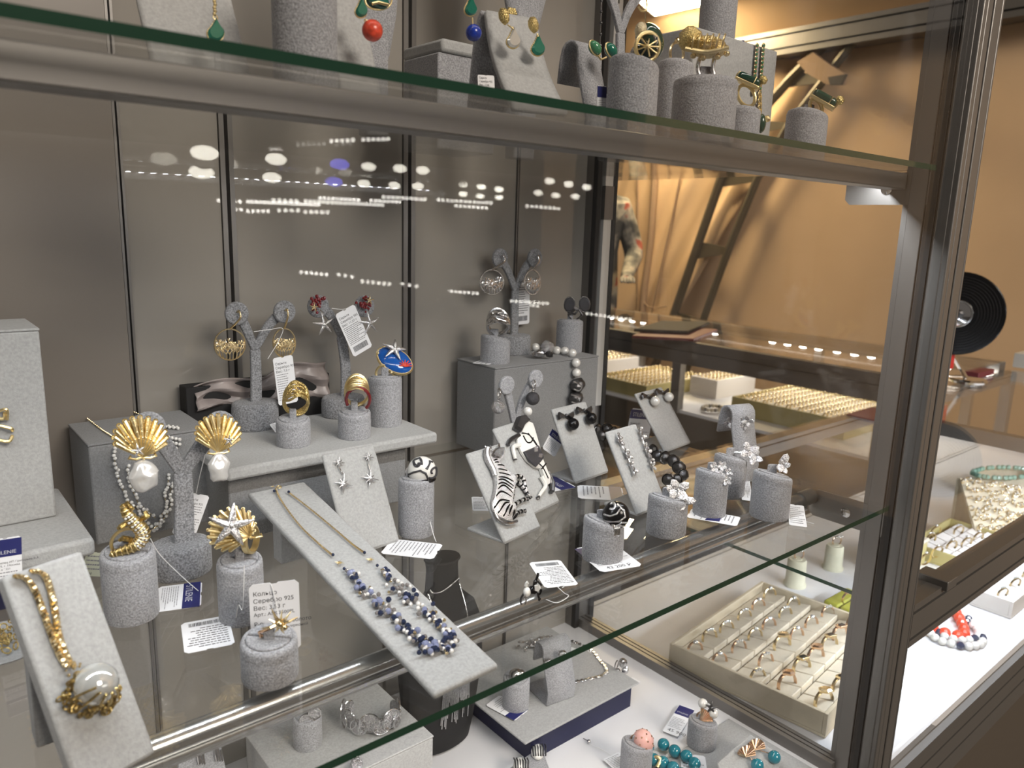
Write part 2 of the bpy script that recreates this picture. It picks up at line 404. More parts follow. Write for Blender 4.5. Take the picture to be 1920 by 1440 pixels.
mb.build('diodes', 'led_cool', b)['kind'] = 'stuff'
b = ledbar((-.5, .085, -.02), 'round polished LED light tube under the middle glass shelf')
MB().tube([(-.99, .086, -.0150), (-.022, .086, -.0150)], .0072, 16).build('tube', 'alu_bright', b)
MB().tube([(-.030, .086, -.0150), (-.006, .086, -.0150)], .0090, 16).build('end_cap', 'alu', b)
MB().box((-.99, .0915, -.0315), (-.02, .106, -.0235)).build('reflector', 'alu', b, bevel=.001)
MB().tube([(-.99, .0825, -.0245), (-.022, .0825, -.0245)], .0034, 10).build('lower_bead', 'alu_bright', b)
mb = MB()
for i in range(60):
    x = -.98+i*.0163; mb.obox(V((x, .101, -.032)), UX, UY, UZ, .005, .004, .003)
mb.build('diodes', 'led', b)['kind'] = 'stuff'

# ------------------------------------------------------------------ neighbouring counters
def rail(par, lo, hi, mat='alu', grooves=(), side='y'):      # extruded rail: cap strips stand proud of a core, the slots between are real
    zs = [lo[2]]+[q for z in sorted(grooves) for q in (z, z+.0035)]+[hi[2]]; dp = .007
    mb = MB().box((lo[0], lo[1]+dp, lo[2]) if side == 'y' else (lo[0]+dp, lo[1], lo[2]), hi)
    for k in range(0, len(zs), 2): mb.box((lo[0], lo[1], zs[k]), (hi[0], lo[1]+dp, zs[k+1]) if side == 'y' else (lo[0]+dp, hi[1], zs[k+1]))
    return mb.build('rail', mat, par)
XE, YB = 1.87, .46
ct = T('showcase_counter', (.9, .2, FZ), 'low brown framed glass showcase counter beside the tall cabinet', 'counter')
rail(ct, (.046, -.02, -.172), (XE, .005, -.120), grooves=(-.164, -.132))
rail(ct, (.046, -.02, -.428), (XE, .01, -.352), grooves=(-.372, -.40))
MB().box((.046, -.022, -.352), (XE, -.012, -.340)).build('floor_edge', 'alu', ct)
MB().box((.046, -.014, FZ), (XE, .44, -.428)).build('base_cupboard', 'counter_base', ct)
MB().box((.012, -.012, -.352), (XE, .47, -H2)).build('deck', 'floor_white', ct)
rail(ct, (.03, YB-.012, -.150), (XE, YB+.012, -.120), 'alu', (-.131,))
rail(ct, (.975, .0, -.150), (1.0, YB, -.121), 'alu')
MB().box((XE-.03, YB-.015, -H2), (XE, YB+.015, -.12)).build('post', 'alu', ct)
MB().box((1.0, YB-.012, -H2), (1.02, YB+.012, -.12)).build('post', 'alu', ct)
tg = MB().box((.012, -.004, -.1195), (XE, YB+.012, -.1150)).build('top_glass', 'pane', ct, sharp=.3); tg.data.materials.append(MT['glass_edge'])
for pl in tg.data.polygons:
    if pl.normal.x < -.5: pl.material_index = 1
MB().box((.046, -.012, -.340), (XE, -.008, -.172)).build('front_glass', 'pane', ct)
MB().box((.02, YB-.002, -H2), (XE, YB+.002, -.150)).build('rear_glass', 'pane', ct)
cl = MB().box((.118, -.026, -.124), (.145, .010, -.112)).build('glass_clip', 'alu', ct, bevel=.001)
SX0, SX1, SZ = 1.30, 1.87, -.094
sc = T('showcase_counter', (1.6, 1.5, FZ), 'long dark framed side counter with a lit row under its far rim', 'counter')
rail(sc, (SX0, YB+.02, -.172), (SX0+.03, 2.5, SZ), 'alu', (-.128,), side='x')
rail(sc, (SX1-.05, YB+.02, -.125), (SX1, 2.5, SZ), 'alu')
MB().box((SX0, YB+.02, FZ), (SX1, 2.5, -.345)).build('base_cupboard', 'counter_base', sc)
MB().box((SX0+.01, YB+.02, -.345), (SX1, 2.5, -.335)).build('deck', 'floor_white', sc)
for yy in (1.27, .50, 2.2): MB().box((SX0-.004, yy, -.345), (SX0+.026, yy+.035, -.172)).build('post', 'alu', sc)
for yy in (.55, 1.06, 1.9): MB().box((SX1-.03, yy, -.345), (SX1-.005, yy+.028, SZ)).build('post', 'alu', sc)
MB().box((SX0, YB+.02, SZ), (SX1, 2.5, SZ+.005)).build('top_glass', 'pane', sc)
MB().box((SX0+.012, YB+.02, -.335), (SX0+.016, 2.5, -.172)).build('side_glass', 'pane', sc)
ls = MB().box((SX1-.085, YB+.05, -.128), (SX1-.05, 2.45, -.118)).build('led_channel', 'alu', sc)
d0 = None
for q in (1133, 1146, 1165, 1186, 1206, 1227, 1297, 1317, 1341, 1449, 1477, 1506, 1535, 1570, 1603, 1635, 1668, 1700, 1735, 1775, 1820, 1855):
    yy = X(q, 598+(q-1133)*.131, SX1-.068).y
    if d0 is None: d0 = MB().ball((0, 0, 0), (.012, .014, .006), 10, 6).build('led_diode', 'led', sc, local=True); d0.location = V((SX1-.068, yy, -.130))-ORG[sc.name]
    else: dup(d0, sc, (SX1-.068, yy, -.130))
# ------------------------------------------------------------------ display furniture
def dbox(lo, hi, label, mat='suede', name='display_box', lid=None):
    o = T(name, ((lo[0]+hi[0])/2, (lo[1]+hi[1])/2, lo[2]), label, 'display box')
    rbox(lo, hi if not lid else (hi[0], hi[1], hi[2]-.002), 'body', mat, o, .0016)
    if lid: rbox((lo[0]-.0004, lo[1]-.0004, hi[2]-.002), (hi[0]+.0004, hi[1]+.0004, hi[2]), 'top_panel', lid, o, .0008)
    return o
ZP, ZB, ZQ = .070, .110, .088      # platform, rear box and pearl box tops
def slab(lo, hi, label):
    return solo(MB().box(lo, hi), 'display_platform', 'suede', label, 'platform', bevel=.003)
# far left: navy gift box, slab, tall box
o = T('gift_box', (-.76, .32, 0), 'dark navy gift box under the slab of the tall grey box', 'gift box')
rbox((-.82, .277, 0), (-.702, .39, .022), 'base', 'navy_card', o, .001); rbox((-.8205, .2765, .0205), (-.7015, .3905, .031), 'lid', 'navy_card', o, .001)
slab((-.83, .262, .0312), (-.690, .395, .0445), 'light grey velvet slab lying on the navy gift box')
dbox((-.83, .322, .0447), (-.7035, .385, .190), 'tall light grey velvet block standing on a slab', 'suede', lid='suede')
dbox((-.672, .357, 0), (-.576, .436, ZQ), 'grey velvet box draped with the seed pearl necklace', 'boxgrey', lid='boxgrey')
dbox((-.580, .300, 0), (-.405, .410, ZP-.0115), 'dark grey box carrying the wide slab of the gold rings', 'boxgrey')
slab((-.586, .285, ZP-.011), (-.377, .418, ZP), 'wide light grey slab carrying gold rings and two earring stands')
dbox((-.245, .361, 0), (-.072, .437, ZB), 'large grey box under the pearl bracelet and silver rings', 'boxgrey', lid='boxgrey')
dbox((-.560, .232, -H2), (-.415, .345, -.222), 'pale grey block under the middle shelf holding a cuff bangle', 'suede', lid='suede')
# dark box and sheet imitating the viewer's reflection in the rear panels
o = T('reflection_box', (-.50, .432, 0), 'dark box and pale sheet imitating the reflected viewer behind the wide slab', 'box')
rbox((-.574, .422, 0), (-.425, .443, .112), 'body', 'black_matte', o, .001)
MB().grid(lambda s, t: V((-.566+.138*s, .4205-.004*math.sin(s*19+t*5)-.003*math.sin(t*13), .104+.024*t*(.35+.65*s)+.004*math.sin(s*11)-.016*(1-t))), 40, 14).build('cloth', 'mirrored_blur', o, thick=.001)  # sheet stands for the pale blurred part of the reflection

VEL = {}
def ring_stand(px, pyb, wpx, pyt, z, label, tilt=.25, tdir=None, tab=True, mat='velvet', yfix=None, name='ring_stand', slit=True):
    if yfix is None:
        G = Z(px, pyb, z); r = wpx*mpp(G)/2; c = G+vdir(G)*r
    else:
        c = Y(px, pyb, yfix); r = wpx*mpp(c)/2
    c = V((c.x, c.y, z)); h = hz(c, pyt)-z
    vd = vdir(c) if tdir is None else V((*tdir, 0)).normalized()
    o = T(name, c, label, 'ring stand', 'grey velvet ring stands')
    k = .0035
    prof = [(r*.97, 0), (r, .0015), (r, h-k-.006), (r*.985, h-k-.0045), (r, h-k-.003), (r*.99, h-k*.7), (r*.95, h-k*.2), (r*.86, h), (r*.80, h-.0004), (r*.79, h-.006)]
    MB().lathe(prof, c, n=32, tilt=((vd.x, vd.y), tilt, 0.3*h, h)).build('body', mat, o, sharp=1.2)
    tl = lambda q: c+UZ*h+q+UZ*(tilt*q.dot(vd))
    u = V((cr.x, cr.y, 0)).normalized()
    sw = UZ.cross(u)                                   # two half pads leave a real slot between them
    for sg in (-1, 1):
        pts = []
        for kk in range(13):
            an = math.pi*kk/12; qq = u*math.cos(an)*r*.785+sw*sg*(.0009+math.sin(an)*(r*.785-.0009)); pts.append(c+UZ*(h-.0055)+qq+UZ*(tilt*qq.dot(vd)))
        MB().prism(pts if sg > 0 else pts[::-1], UZ, .0066).build('cap_pad', mat, o, bevel=.0006)
    if tab:
        MB().obox(tl(-vd*.002)+UZ*.0045, u, vd, UZ, r*.42, .004, .010).build('tab', mat, o, bevel=.0008)
    return c, h, r, vd, u
STD = {}
def rs(key, *a, **k): STD[key] = ring_stand(*a, **k)
rs('croc', 250, 1176, 97, 1032, 0, 'tall grey velvet ring stand under the golden crocodile ring', tilt=.12)
rs('shell', 455, 1178, 84, 1048, 0, 'tall grey velvet ring stand under the golden shell ring', tilt=.12)
rs('coral', 508, 1297, 107, 1195, 0, 'fat grey velvet ring stand in front of a big white tag', tilt=.10)
rs('ball', 780, 1012, 68, 896, 0, 'tall slim grey ring stand under the white enamel ball ring', tilt=-.1)
rs('swirl', 1128, 1062, 79, 975, 0, 'grey ring stand leaning under the black swirl ring', tilt=-.30, tdir=(1, -.2))
rs('fly1', 1247, 1012, 76, 932, 0, 'low grey ring stand under the large silver leaf ring', tilt=-.28, tdir=(1, .1))
rs('fly2', 1328, 975, 62, 884, 0, 'grey ring stand under the clustered silver flower ring', tilt=-.30, tdir=(1, 0))
rs('fly3', 1363, 937, 61, 856, 0, 'grey ring stand under the round petalled silver flower ring', tilt=-.30, tdir=(1, 0))
rs('fly4', 1440, 979, 73, 888, 0, 'grey ring stand under the small butterfly ring', tilt=-.25, tdir=(1, -.1))
rs('weave', 551, 842, 64, 784, ZP, 'low grey ring stand under the woven gold ring', tilt=.1)
rs('red', 665, 827, 62, 770, ZP, 'low grey ring stand under the red and gold band ring', tilt=.1)
rs('blue', 722, 803, 64, 706, ZP, 'tall grey ring stand under the blue starfish ring', tilt=-.12)
rs('wire', 928, 684, 57, 632, ZB, 'low grey ring stand under the silver wire ring', tilt=-.25, tdir=(1, 0))
rs('bow', 1066, 663, 50, 600, ZB, 'tapered grey ring stand under the black bow ring', tilt=-.1)
# upper shelf
HT = H1+.0026
rs('frog', 1183, 225, 93, 118, HT, 'grey ring stand of the domed gold and green ring on upper shelf', yfix=.085, tilt=.25, tdir=(-1, 0), mat='velvet')
rs('crab', 1316, 245, 118, 150, HT, 'broad grey ring stand under the gold turtle ring', yfix=.075, tilt=0, mat='velvet')
rs('ribbon', 1392, 240, 62, 205, HT, 'short grey ring stand beside the broad stand of the gold turtle ring', yfix=.13, tilt=.1, tdir=(-1, 0), mat='velvet', tab=False)
rs('emerald', 1508, 272, 75, 214, HT, 'low grey ring stand alone at the right end of upper shelf', yfix=.085, tilt=.25, tdir=(-1, 0), mat='velvet')
rs('rear', 1262, 200, 66, 118, HT, 'grey ring stand half hidden behind the gold turtle ring', yfix=.16, tilt=.1, tdir=(-1, 0), mat='velvet', tab=False)
# cabinet floor
rs('floor_pave', 578, 1412, 54, 1338, -.2218, 'grey ring stand beside the cuff bangle on the pale block', tilt=.15)
rs('floor_ball', 966, 1340, 51, 1268, -H2+.0342, 'grey ring stand at the front corner of the navy box tray', tilt=.15)
rs('pearlshell', 1313, 1412, 55, 1350, -H2+.003, 'grey ring stand under the pearl and gold fan ring', tilt=-.2, tdir=(1, 0))
rs('pink', 1190, 1462, 60, 1392, -H2+.003, 'grey ring stand under the pink studded ring', tilt=-.25, tdir=(1, 0))

# ---------- Y shaped earring stands
def ribbon(pts, hw, w, th):
    n = len(pts); L = []; Rr = []
    for i in range(n):
        t = (pts[min(i+1, n-1)]-pts[max(i-1, 0)]).normalized(); s = t.cross(w).normalized()
        L.append(pts[i]+s*hw[i]); Rr.append(pts[i]-s*hw[i])
    return [q-w*th/2 for q in L+Rr[::-1]]
def arc(pts, k=6):
    out = []
    for i in range(len(pts)-1):
        p0 = pts[max(i-1, 0)]; p1 = pts[i]; p2 = pts[i+1]; p3 = pts[min(i+2, len(pts)-1)]
        for j in range(k):
            t = j/k
            out.append(.5*((2*p1)+(p2-p0)*t+(2*p0-5*p1+4*p2-p3)*t*t+(3*p1-p0-3*p2+p3)*t**3))
    out.append(pts[-1]); return out
YS = {}
def ystand(key, base, stem, el, er, z, label, rpx, mat='velvet_dark', yc=None, hw=.5, curl=0.010):
    px, pyb, w, pyt = base
    if yc is None:
        G = Z(px, pyb, z); r = w*mpp(G)/2; c = G+vdir(G)*r
    else:
        c = Y(px, pyb, yc); r = w*mpp(c)/2
    c = V((c.x, c.y, z)); h = max(.012, hz(c, pyt)-z)
    o = T('earring_stand', c, label, 'earring stand')
    prof = [(r*.97, 0), (r, .0015), (r, h-.006), (r*.985, h-.005), (r*.985, h-.003), (r*.93, h-.0006), (r*.80, h)]
    MB().lathe(prof, c, n=32, sy=.85).build('base', mat, o, sharp=1.2)
    yy = c.y; m = mpp(c); P = lambda q: Y(q[0], q[1], yy); e = rpx*m
    sp = arc([P(q) for q in stem]); w = V((0, -1, 0)); th = .0045
    MB().prism(ribbon(sp, [e*hw*(1.0-.1*i/len(sp)) for i in range(len(sp))], w, th), w, th).build('stem', mat, o, bevel=.0012)
    ends = []
    for side in (el, er):
        ps = [P(stem[-1])]+[P(q) for q in side]; ps = arc(ps)
        n = len(ps)
        for i in range(n): ps[i] = ps[i]+w*curl*(i/n)**3
        E = ps[-1]
        hwv = [e*hw*(.62+.38*i/n) for i in range(n)]
        a = MB().prism(ribbon(ps, hwv, w, th), w, th)
        u, v, ww = frame(w); a.lathe([(e*.96, -.0023), (e, -.001), (e, .001), (e*.94, .0023)], E, (u, v, ww), 22)
        a.build('arm', mat, o, bevel=.0008); ends.append(E+w*.004)
    YS[key] = (c, ends, m); return o
ystand('hoop', (480, 812, 88, 752), ((480, 760), (480, 700), (478, 655)), ((458, 610), (438, 586)), ((503, 610), (527, 583)), ZP, 'grey Y shaped earring stand with gold coral hoops', 21)
ystand('red', (644, 788, 84, 742), ((648, 748), (648, 690), (640, 630)), ((618, 590), (590, 573)), ((660, 595), (676, 573)), ZP, 'grey Y shaped earring stand with red coral starfish earrings', 20)
ystand('silver', (962, 668, 70, 627), ((964, 632), (965, 580), (966, 545)), ((950, 505), (930, 483)), ((982, 505), (995, 483)), ZB, 'grey Y shaped earring stand with silver coral hoops', 17)
ystand('balls', (966, 905, 60, 870), ((958, 880), (962, 830), (965, 800)), ((955, 755), (941, 720)), ((978, 750), (995, 708)), 0, 'slim grey Y shaped stand holding one silver and one black ball earring', 17, mat='velvet', yc=.30)
ystand('shell', (342, 1096, 114, 1016), ((345, 1030), (345, 950), (342, 885)), ((305, 830), (272, 798)), ((378, 835), (405, 795)), 0, 'large grey Y shaped earring stand wearing two golden shells', 29, hw=.62)
ystand('top', (1160, 215, 76, 180), ((1160, 195), (1162, 130), (1163, 62)), ((1152, 20), (1128, -30)), ((1180, 15), (1208, -30)), HT, 'grey Y shaped earring stand on the upper shelf', 19, mat='velvet', yc=.24, hw=.55)

# ---------- slanted boards
BD = {}
def board(key, bl, br, tl, label, mat='suede', z=0, th=.004, foot=True, name='display_board'):
    A = Z(*bl, z); B = Z(*br, z); e = B-A; e.z = 0; wd = e.length; e.normalize(); n = V((-e.y, e.x, 0))
    d = ray(*tl); M = Matrix(((n.x, 0, -d.x), (n.y, 0, -d.y), (0, 1, -d.z)))
    s = M.inverted() @ (CAM-A); a, h = s[0], s[1]
    up = (n*a+UZ*h); L = up.length; up.normalize(); nn = e.cross(up).normalized()
    if nn.dot(CAM-A) < 0: nn = -nn
    o = T(name, A+e*wd/2, label, 'display board')
    off = UZ*.0025
    MB().obox(A+e*wd/2+up*L/2-nn*th/2+off, e, up, nn, wd, L, th).build('face_board', mat, o, bevel=.0018)
    fd = a*.95
    if foot == 'post':
        T1 = A+e*wd/2+up*L*.88-nn*th; MB().box((T1.x-wd*.3, T1.y-.008, 0), (T1.x+wd*.3, T1.y+.008, T1.z-.002)).build('foot', mat, o, bevel=.001)
    elif foot:
        MB().obox(A+e*wd/2+n*(fd/2+.001)+UZ*.0022, e, n, UZ, wd*.97, fd, .003).build('foot', mat, o, bevel=.001)
    BD[key] = (A+off, e, up, nn, wd, L); return o
board('bead', (815, 1309), (935, 1252), (465, 930), 'long light grey slanted board carrying the blue bead necklace', 'suede', th=.005, foot='post')
board('star', (655, 1050), (750, 1018), (605, 858), 'grey leaning board with two silver star earrings', 'suede')
board('zebra', (947, 1024), (1015, 993), (875, 855), 'pale grey leaning board with the zebra brooch', 'suede')
board('horse', (1000, 969), (1050, 944), (925, 808), 'grey leaning board with the white horse brooch', 'suede')
board('bow', (1080, 910), (1142, 888), (1035, 771), 'grey leaning board with black bow and ball earrings', 'suede')
board('leaf', (1196, 971), (1250, 948), (1137, 814), 'grey leaning board with two silver leaf drop earrings', 'suede')
board('pearl', (1248, 851), (1296, 833), (1191, 741), 'grey leaning board with pearl and bow stud earrings', 'suede')
board('pend', (152, 1502), (294, 1418), (5, 1090), 'thick white velvet board with the crystal ball pendant', 'suede', th=.010, foot='post')
board('tdrop', (985, 225), (1060, 228), (915, 28), 'warm grey curved board with two green drop earrings on upper shelf', 'suede', z=HT, foot=True) if False else None

# curled earring holders (folded strip)
def curl(px, pyb, wpx, pyt, z, label, yfix=None, turn=1, mat='velvet', lean=.018, tilt=0.0):
    G = Z(px, pyb, z) if yfix is None else Y(px, pyb, yfix); G = V((G.x, G.y, z)); m = mpp(G); w = wpx*m; h = hz(G, pyt)-z
    o = T('earring_holder', G, label, 'earring holder')
    e = V((cr.x, cr.y, 0)).normalized(); e = V((1, 0, 0)).lerp(e, tilt).normalized(); n = V((-e.y, e.x, 0))
    prof = [(lean*2.6, .0015), (0, .0015)] if turn > 0 else []
    prof += [(0.0, .002), (-.004+lean*.1, h*.25), (lean*.6, h*.75)]
    r = h*.12; cx, cz = lean*.6+r, h-r
    prof += [(cx-r*math.cos(a), cz+r*math.sin(a)) for a in [k*math.pi/6 for k in range(0, 6)]] + [(cx+r*1.15, cz-r*.6), (cx+r*1.3, cz-r*2.2)]
    pts = [G+n*q[0]+UZ*q[1] for q in prof]
    mb = MB(); k = len(pts)
    mb.add([q-e*w/2 for q in pts]+[q+e*w/2 for q in pts], [(i, i+1, k+i+1, k+i) for i in range(k-1)])
    mb.build('strip', mat, o, thick=.0026, sharp=1.0)
    return G, h, e, n, w
CU = {}
CU['leaf'] = curl(1395, 905, 52, 768, 0, 'curled grey earring holder behind the silver flower rings', tilt=.4)
CU['green'] = curl(1118, 205, 60, 75, HT, 'curled grey earring holder with green stone studs on upper shelf', yfix=.15, mat='velvet')
CU['floor'] = curl(1050, 1315, 62, 1212, -H2+.0342, 'curled grey earring holder on the navy box tray', tilt=.2)
# ------------------------------------------------------------------ jewellery helpers
class Q:                                     # a working plane through o facing n
    def __init__(s, o, n):
        s.o = V(o); s.n = V(n).normalized(); s.m = mpp(s.o)
        s.u = (cr-s.n*cr.dot(s.n)).normalized(); s.v = s.n.cross(s.u)
        if s.v.z < 0: s.v = -s.v
    def __call__(s, px, py, off=0.0): return PL(px, py, s.o, s.n)+s.n*off
def stand_plane(key, fwd=.2, up=.006):
    c, h, r, vd, u = STD[key]; d = vdir(c); return Q(c+UZ*(h+up)-d*r*fwd, -d)
def starfish(mb, c, q, rpx, rot=0, arms=5, th=.22, pave=1):
    for k in range(arms):
        a = rot+2*math.pi*k/arms; d = q.u*math.cos(a)+q.v*math.sin(a); L = rpx*q.m
        mb.tube([c, c+d*L*.35+q.n*L*.10, c+d*L*.75+q.n*L*.04, c+d*L], [L*th, L*th*.85, L*th*.5, L*th*.12], 7)
    mb.ball(c+q.n*rpx*q.m*.08, rpx*q.m*.2, 8, 6); return mb
def sparkstar(mb, c, q, rl, rs, rot=0, n=8):
    for k in range(n):
        a = rot+2*math.pi*k/n; d = q.u*math.cos(a)+q.v*math.sin(a); L = (rl if k % 2 == 0 else rs)*q.m
        mb.tube([c, c+d*L*.4, c+d*L], [rs*q.m*.22, rs*q.m*.15, rs*q.m*.03], 5)
    mb.ball(c+q.n*rs*q.m*.1, rs*q.m*.28, 8, 6); return mb
def scallop(root, q, hinge, ctr, rx, ry, n=13, a0=-18, a1=198, rot=0, star=None):
    H = q(*hinge); rim = []
    for k in range(n):
        a = math.radians(a0+(a1-a0)*k/(n-1)); x = rx*math.cos(a); y = ry*math.sin(a); c, s = math.cos(rot), math.sin(rot)
        rim.append((ctr[0]+x*c-y*s, ctr[1]-(x*s+y*c)))
    back = [q(*hinge, -.002)]+[q(ctr[0]+(p[0]-ctr[0])*.93, ctr[1]+(p[1]-ctr[1])*.93, -.001) for p in rim]
    MB().prism(back, q.n, .0012).build('backing', 'gold', root)
    mb = MB(); bd = MB()
    for k, p in enumerate(rim):
        E = q(*p); mid = (H+E)/2+q.n*(.0035*(1+.3*math.sin(k)))
        w = (rx+ry)*q.m/n*.70
        mb.tube([H+q.n*.001, H.lerp(mid, .6)+q.n*.001, mid, E+q.n*.0012], [w*.25, w*.5, w*.8, w*1.0], 7)
        for j in range(4): bd.ball(mid.lerp(E, j/3.3)+q.n*(w*.8), w*.42, 6, 5)
        bd.ring(E+q.n*.001, q.n, w*.75, w*.32, 12, 5)
    mb.build('ribs', 'gold', root); bd.build('beading', 'gold', root)
    hb = MB()
    for sx in (-1, 1): hb.tube([H-q.u*sx*.0005, H+q.u*sx*rx*q.m*.25-q.v*ry*q.m*.05+q.n*.003, H+q.u*sx*rx*q.m*.5+q.v*ry*q.m*.02+q.n*.002, H+q.u*sx*rx*q.m*.42+q.v*ry*q.m*.14+q.n*.003], rx*q.m*.05, 6)
    hb.build('hinge_scroll', 'gold', root)
    if star: starfish(MB(), q(star[0], star[1], .0085), q, star[2], star[3]).build('starfish', 'pave_bright', root)
def jw(name, P, label, cat, group=None): return T(name, P, label, cat, group)
def ringband(root, c, ax, Rr, wid, th, mat='gold', name='band'): return MB().band(c, ax, Rr, wid, th).build(name, mat, root)

# ---- golden shell earrings
c, ends, m = YS['shell']
for i, (hg, ct, rx, ry, st, pc, pr, lb) in enumerate((((266, 857), (262, 820), 49, 38, (253, 842, 13, .5), (270, 893), (26, 31), 'golden scallop earring with a wide round baroque pearl'),
                                             ((408, 848), (408, 812), 41, 34, (422, 823, 11, .2), (410, 878), (20, 29), 'golden scallop earring with a narrow oval baroque pearl'))):
    q = Q(ends[i]+V((0, -.004, 0)), V((0, -1, .12)))
    e = jw('earring', q(*hg), lb, 'earring', 'golden scallop earrings'); scallop(e, q, hg, ct, rx, ry, star=st)
    F = (q.u, q.v, q.n); p = MB().ball(q(pc[0], pc[1], .001), (pr[0]*q.m, pr[1]*q.m, pr[0]*q.m*.75), 20, 14, F)
    for k, vtx in enumerate(p.v):
        w = V(vtx)-q(*pc); s = 1+.10*math.sin(w.x*420+i*2)*math.cos(w.z*380+i)+.05*math.sin(w.z*700); p.v[k] = tuple(q(*pc)+w*s)
    p.build('baroque_pearl', 'baroque', e)
    MB().tube([q(*hg, .001), q(pc[0], pc[1]-pr[1], .001)], .0007, 6).build('loop', 'gold', e)
    MB().tube([q(*hg, -.002), ends[i]+V((0, .003, 0))], .0008, 6).build('post', 'gold', e)
# ---- shell ring
c, h, r, vd, u = STD['shell']; q = Q(c+UZ*(h+.008)-vdir(c)*.010, -vdir(c)+UZ*.35)
e = jw('ring', c+UZ*h, 'golden openwork shell ring with a sparkling silver starfish', 'ring')
scallop(e, q, (468, 1006), (434, 992), 46, 38, 17, -60, 240, rot=.55, star=(434, 985, 42, .25))
ringband(e, q(470, 1012, -.008), q.u*.9+q.n*.5, .0085, .005, .0016)
# ---- crocodile ring
c, h, r, vd, u = STD['croc']; q = stand_plane('croc', .3)
e = jw('ring', c+UZ*h, 'antique gold crocodile ring with rows of tiny pearls', 'ring')
sp = [(231, 943), (236, 958), (250, 976), (264, 990), (268, 1003), (258, 1018), (238, 1028), (214, 1036), (208, 1041)]
rr = [4, 9, 12, 13, 12.5, 12, 10, 6.5, 4]
ps = arc([q(*p, .002) for p in sp], 5); rs_ = [rr[min(8, i//5)]*(1-(i % 5)/5)+rr[min(8, i//5+1)]*((i % 5)/5) for i in range(len(ps))]
MB().tube(ps, [k*q.m for k in rs_], 12, flat=.8).build('body', 'gold_antique', e)
sc_ = MB()
for i in range(2, len(ps)-4, 2): sc_.ring(ps[i], ps[i+1]-ps[i-1], rs_[i]*q.m*.98, .00045, 16, 5)
sc_.build('scale_ridges', 'gold', e)
pe = MB()
for i in range(7, 27, 2):
    t = (ps[i+1]-ps[i-1]).normalized(); s = t.cross(q.n)
    for k in (-1, 0, 1): pe.ball(ps[i]+q.n*rs_[i]*q.m*(.80-.14*abs(k))+s*k*.0021, .00105, 8, 6)
pe.build('seed_pearls', 'pearl', e)
for a, b, d in (((246, 975), (226, 985), (222, 990)), ((268, 972), (276, 965), (272, 958)), ((246, 1012), (230, 1006), (224, 1012)), ((268, 1010), (275, 1004), (268, 998))):
    MB().tube([q(*a), q(*b, .003), q(*d, .001)], [5.5*q.m, 5.5*q.m, 3.5*q.m], 8).build('leg', 'gold_antique', e)
MB().tube([q(226, 950, .001), q(238, 940, .003), q(250, 952, .003)], [2.5*q.m, 4.5*q.m, 3*q.m], 8).build('jaw', 'gold_antique', e)
MB().ring(c+UZ*(h+.006)+V((0, 0, 0)), -vdir(c)+u*.2, .0095, .0012, 28, 6).build('band', 'gold', e)
# ---- coral branch ring + little flower
c, h, r, vd, u = STD['coral']; q = stand_plane('coral', .1, .010)
e = jw('ring', c+UZ*h, 'pale gold spiky starfish ring beside the big white tag', 'ring')
mb = MB()
for a, L in ((.2, 34), (.75, 30), (1.35, 26), (1.95, 34), (2.6, 22), (3.3, 34), (4.2, 20), (5.0, 24), (5.7, 20)):
    d = q.u*math.cos(a)+q.v*math.sin(a); o_ = q(524, 1162, .004); mb.tube([o_, o_+d*L*.5*q.m+q.n*.002, o_+d*L*q.m], [4.5*q.m, 3*q.m, .6*q.m], 6)
mb.ball(q(524, 1162, .005), 8*q.m, 10, 7).ball(q(533, 1167, .006), 6*q.m, 8, 6)
mb.build('starfish', 'gold_pale', e)
MB().tube(arc([q(490, 1192), q(486, 1184, .001), q(496, 1178, .003), q(516, 1168, .004)]), [5*q.m, 4*q.m]+[2.6*q.m]*17, 8).build('shank', 'gold_rose', e)
# ---- woven gold ring, red ring
def hoopring(key, px, py, rx, ry, label, n, mat, wv=.5, red=False, wid=14):
    c, h, r, vd, u = STD[key]; d_ = vdir(c); q = Q(c+UZ*(h+.010)-d_*r*.1, -d_-UZ*.55); e = jw('ring', c+UZ*h, label, 'ring')
    rd = random.Random(len(label)); mb = MB()
    for k in range(n):
        ph = rd.random()*6.28; am = 2.2*wv; off = (k/(n-1)-.5)*wid*q.m*1.5
        pts = []
        for i in range(40):
            a = 2*math.pi*i/40; rr = 1+wv*.16*math.sin((2+k % 3)*a+ph)*max(.2, math.sin(a))
            w = max(.15, math.sin(a)*.8+.35)
            pts.append(q(px+rx*math.cos(a)*rr, py-ry*math.sin(a)*rr)+q.n*(off*w+wv*.0016*math.sin(2*a+ph)))
        mb.tube(pts, (2.5 if not red else 2.0)*q.m, 6, True)
    mb.build('band', mat, e)
    if red:
        pts = [q(px+2+rx*math.cos(a), py+1-ry*math.sin(a), .0085) for a in [math.radians(-45+i*9) for i in range(29)]]
        MB().tube(pts, 3.2*q.m, 8).build('red_band', 'red_enamel', e)
    return e, q
hoopring('weave', 555, 752, 23, 22, 'wide gold ring of interwoven strands on low stand', 11, 'gold_matte', 1.0, wid=24)
hoopring('red', 669, 737, 22, 22, 'ribbed gold ring with one dark red band', 9, 'gold', .15, True, wid=24)
hoopring('wire', 934, 609, 20, 18, 'wide silver ring of interwoven wires on grey box', 10, 'silver', 1.0, wid=24)
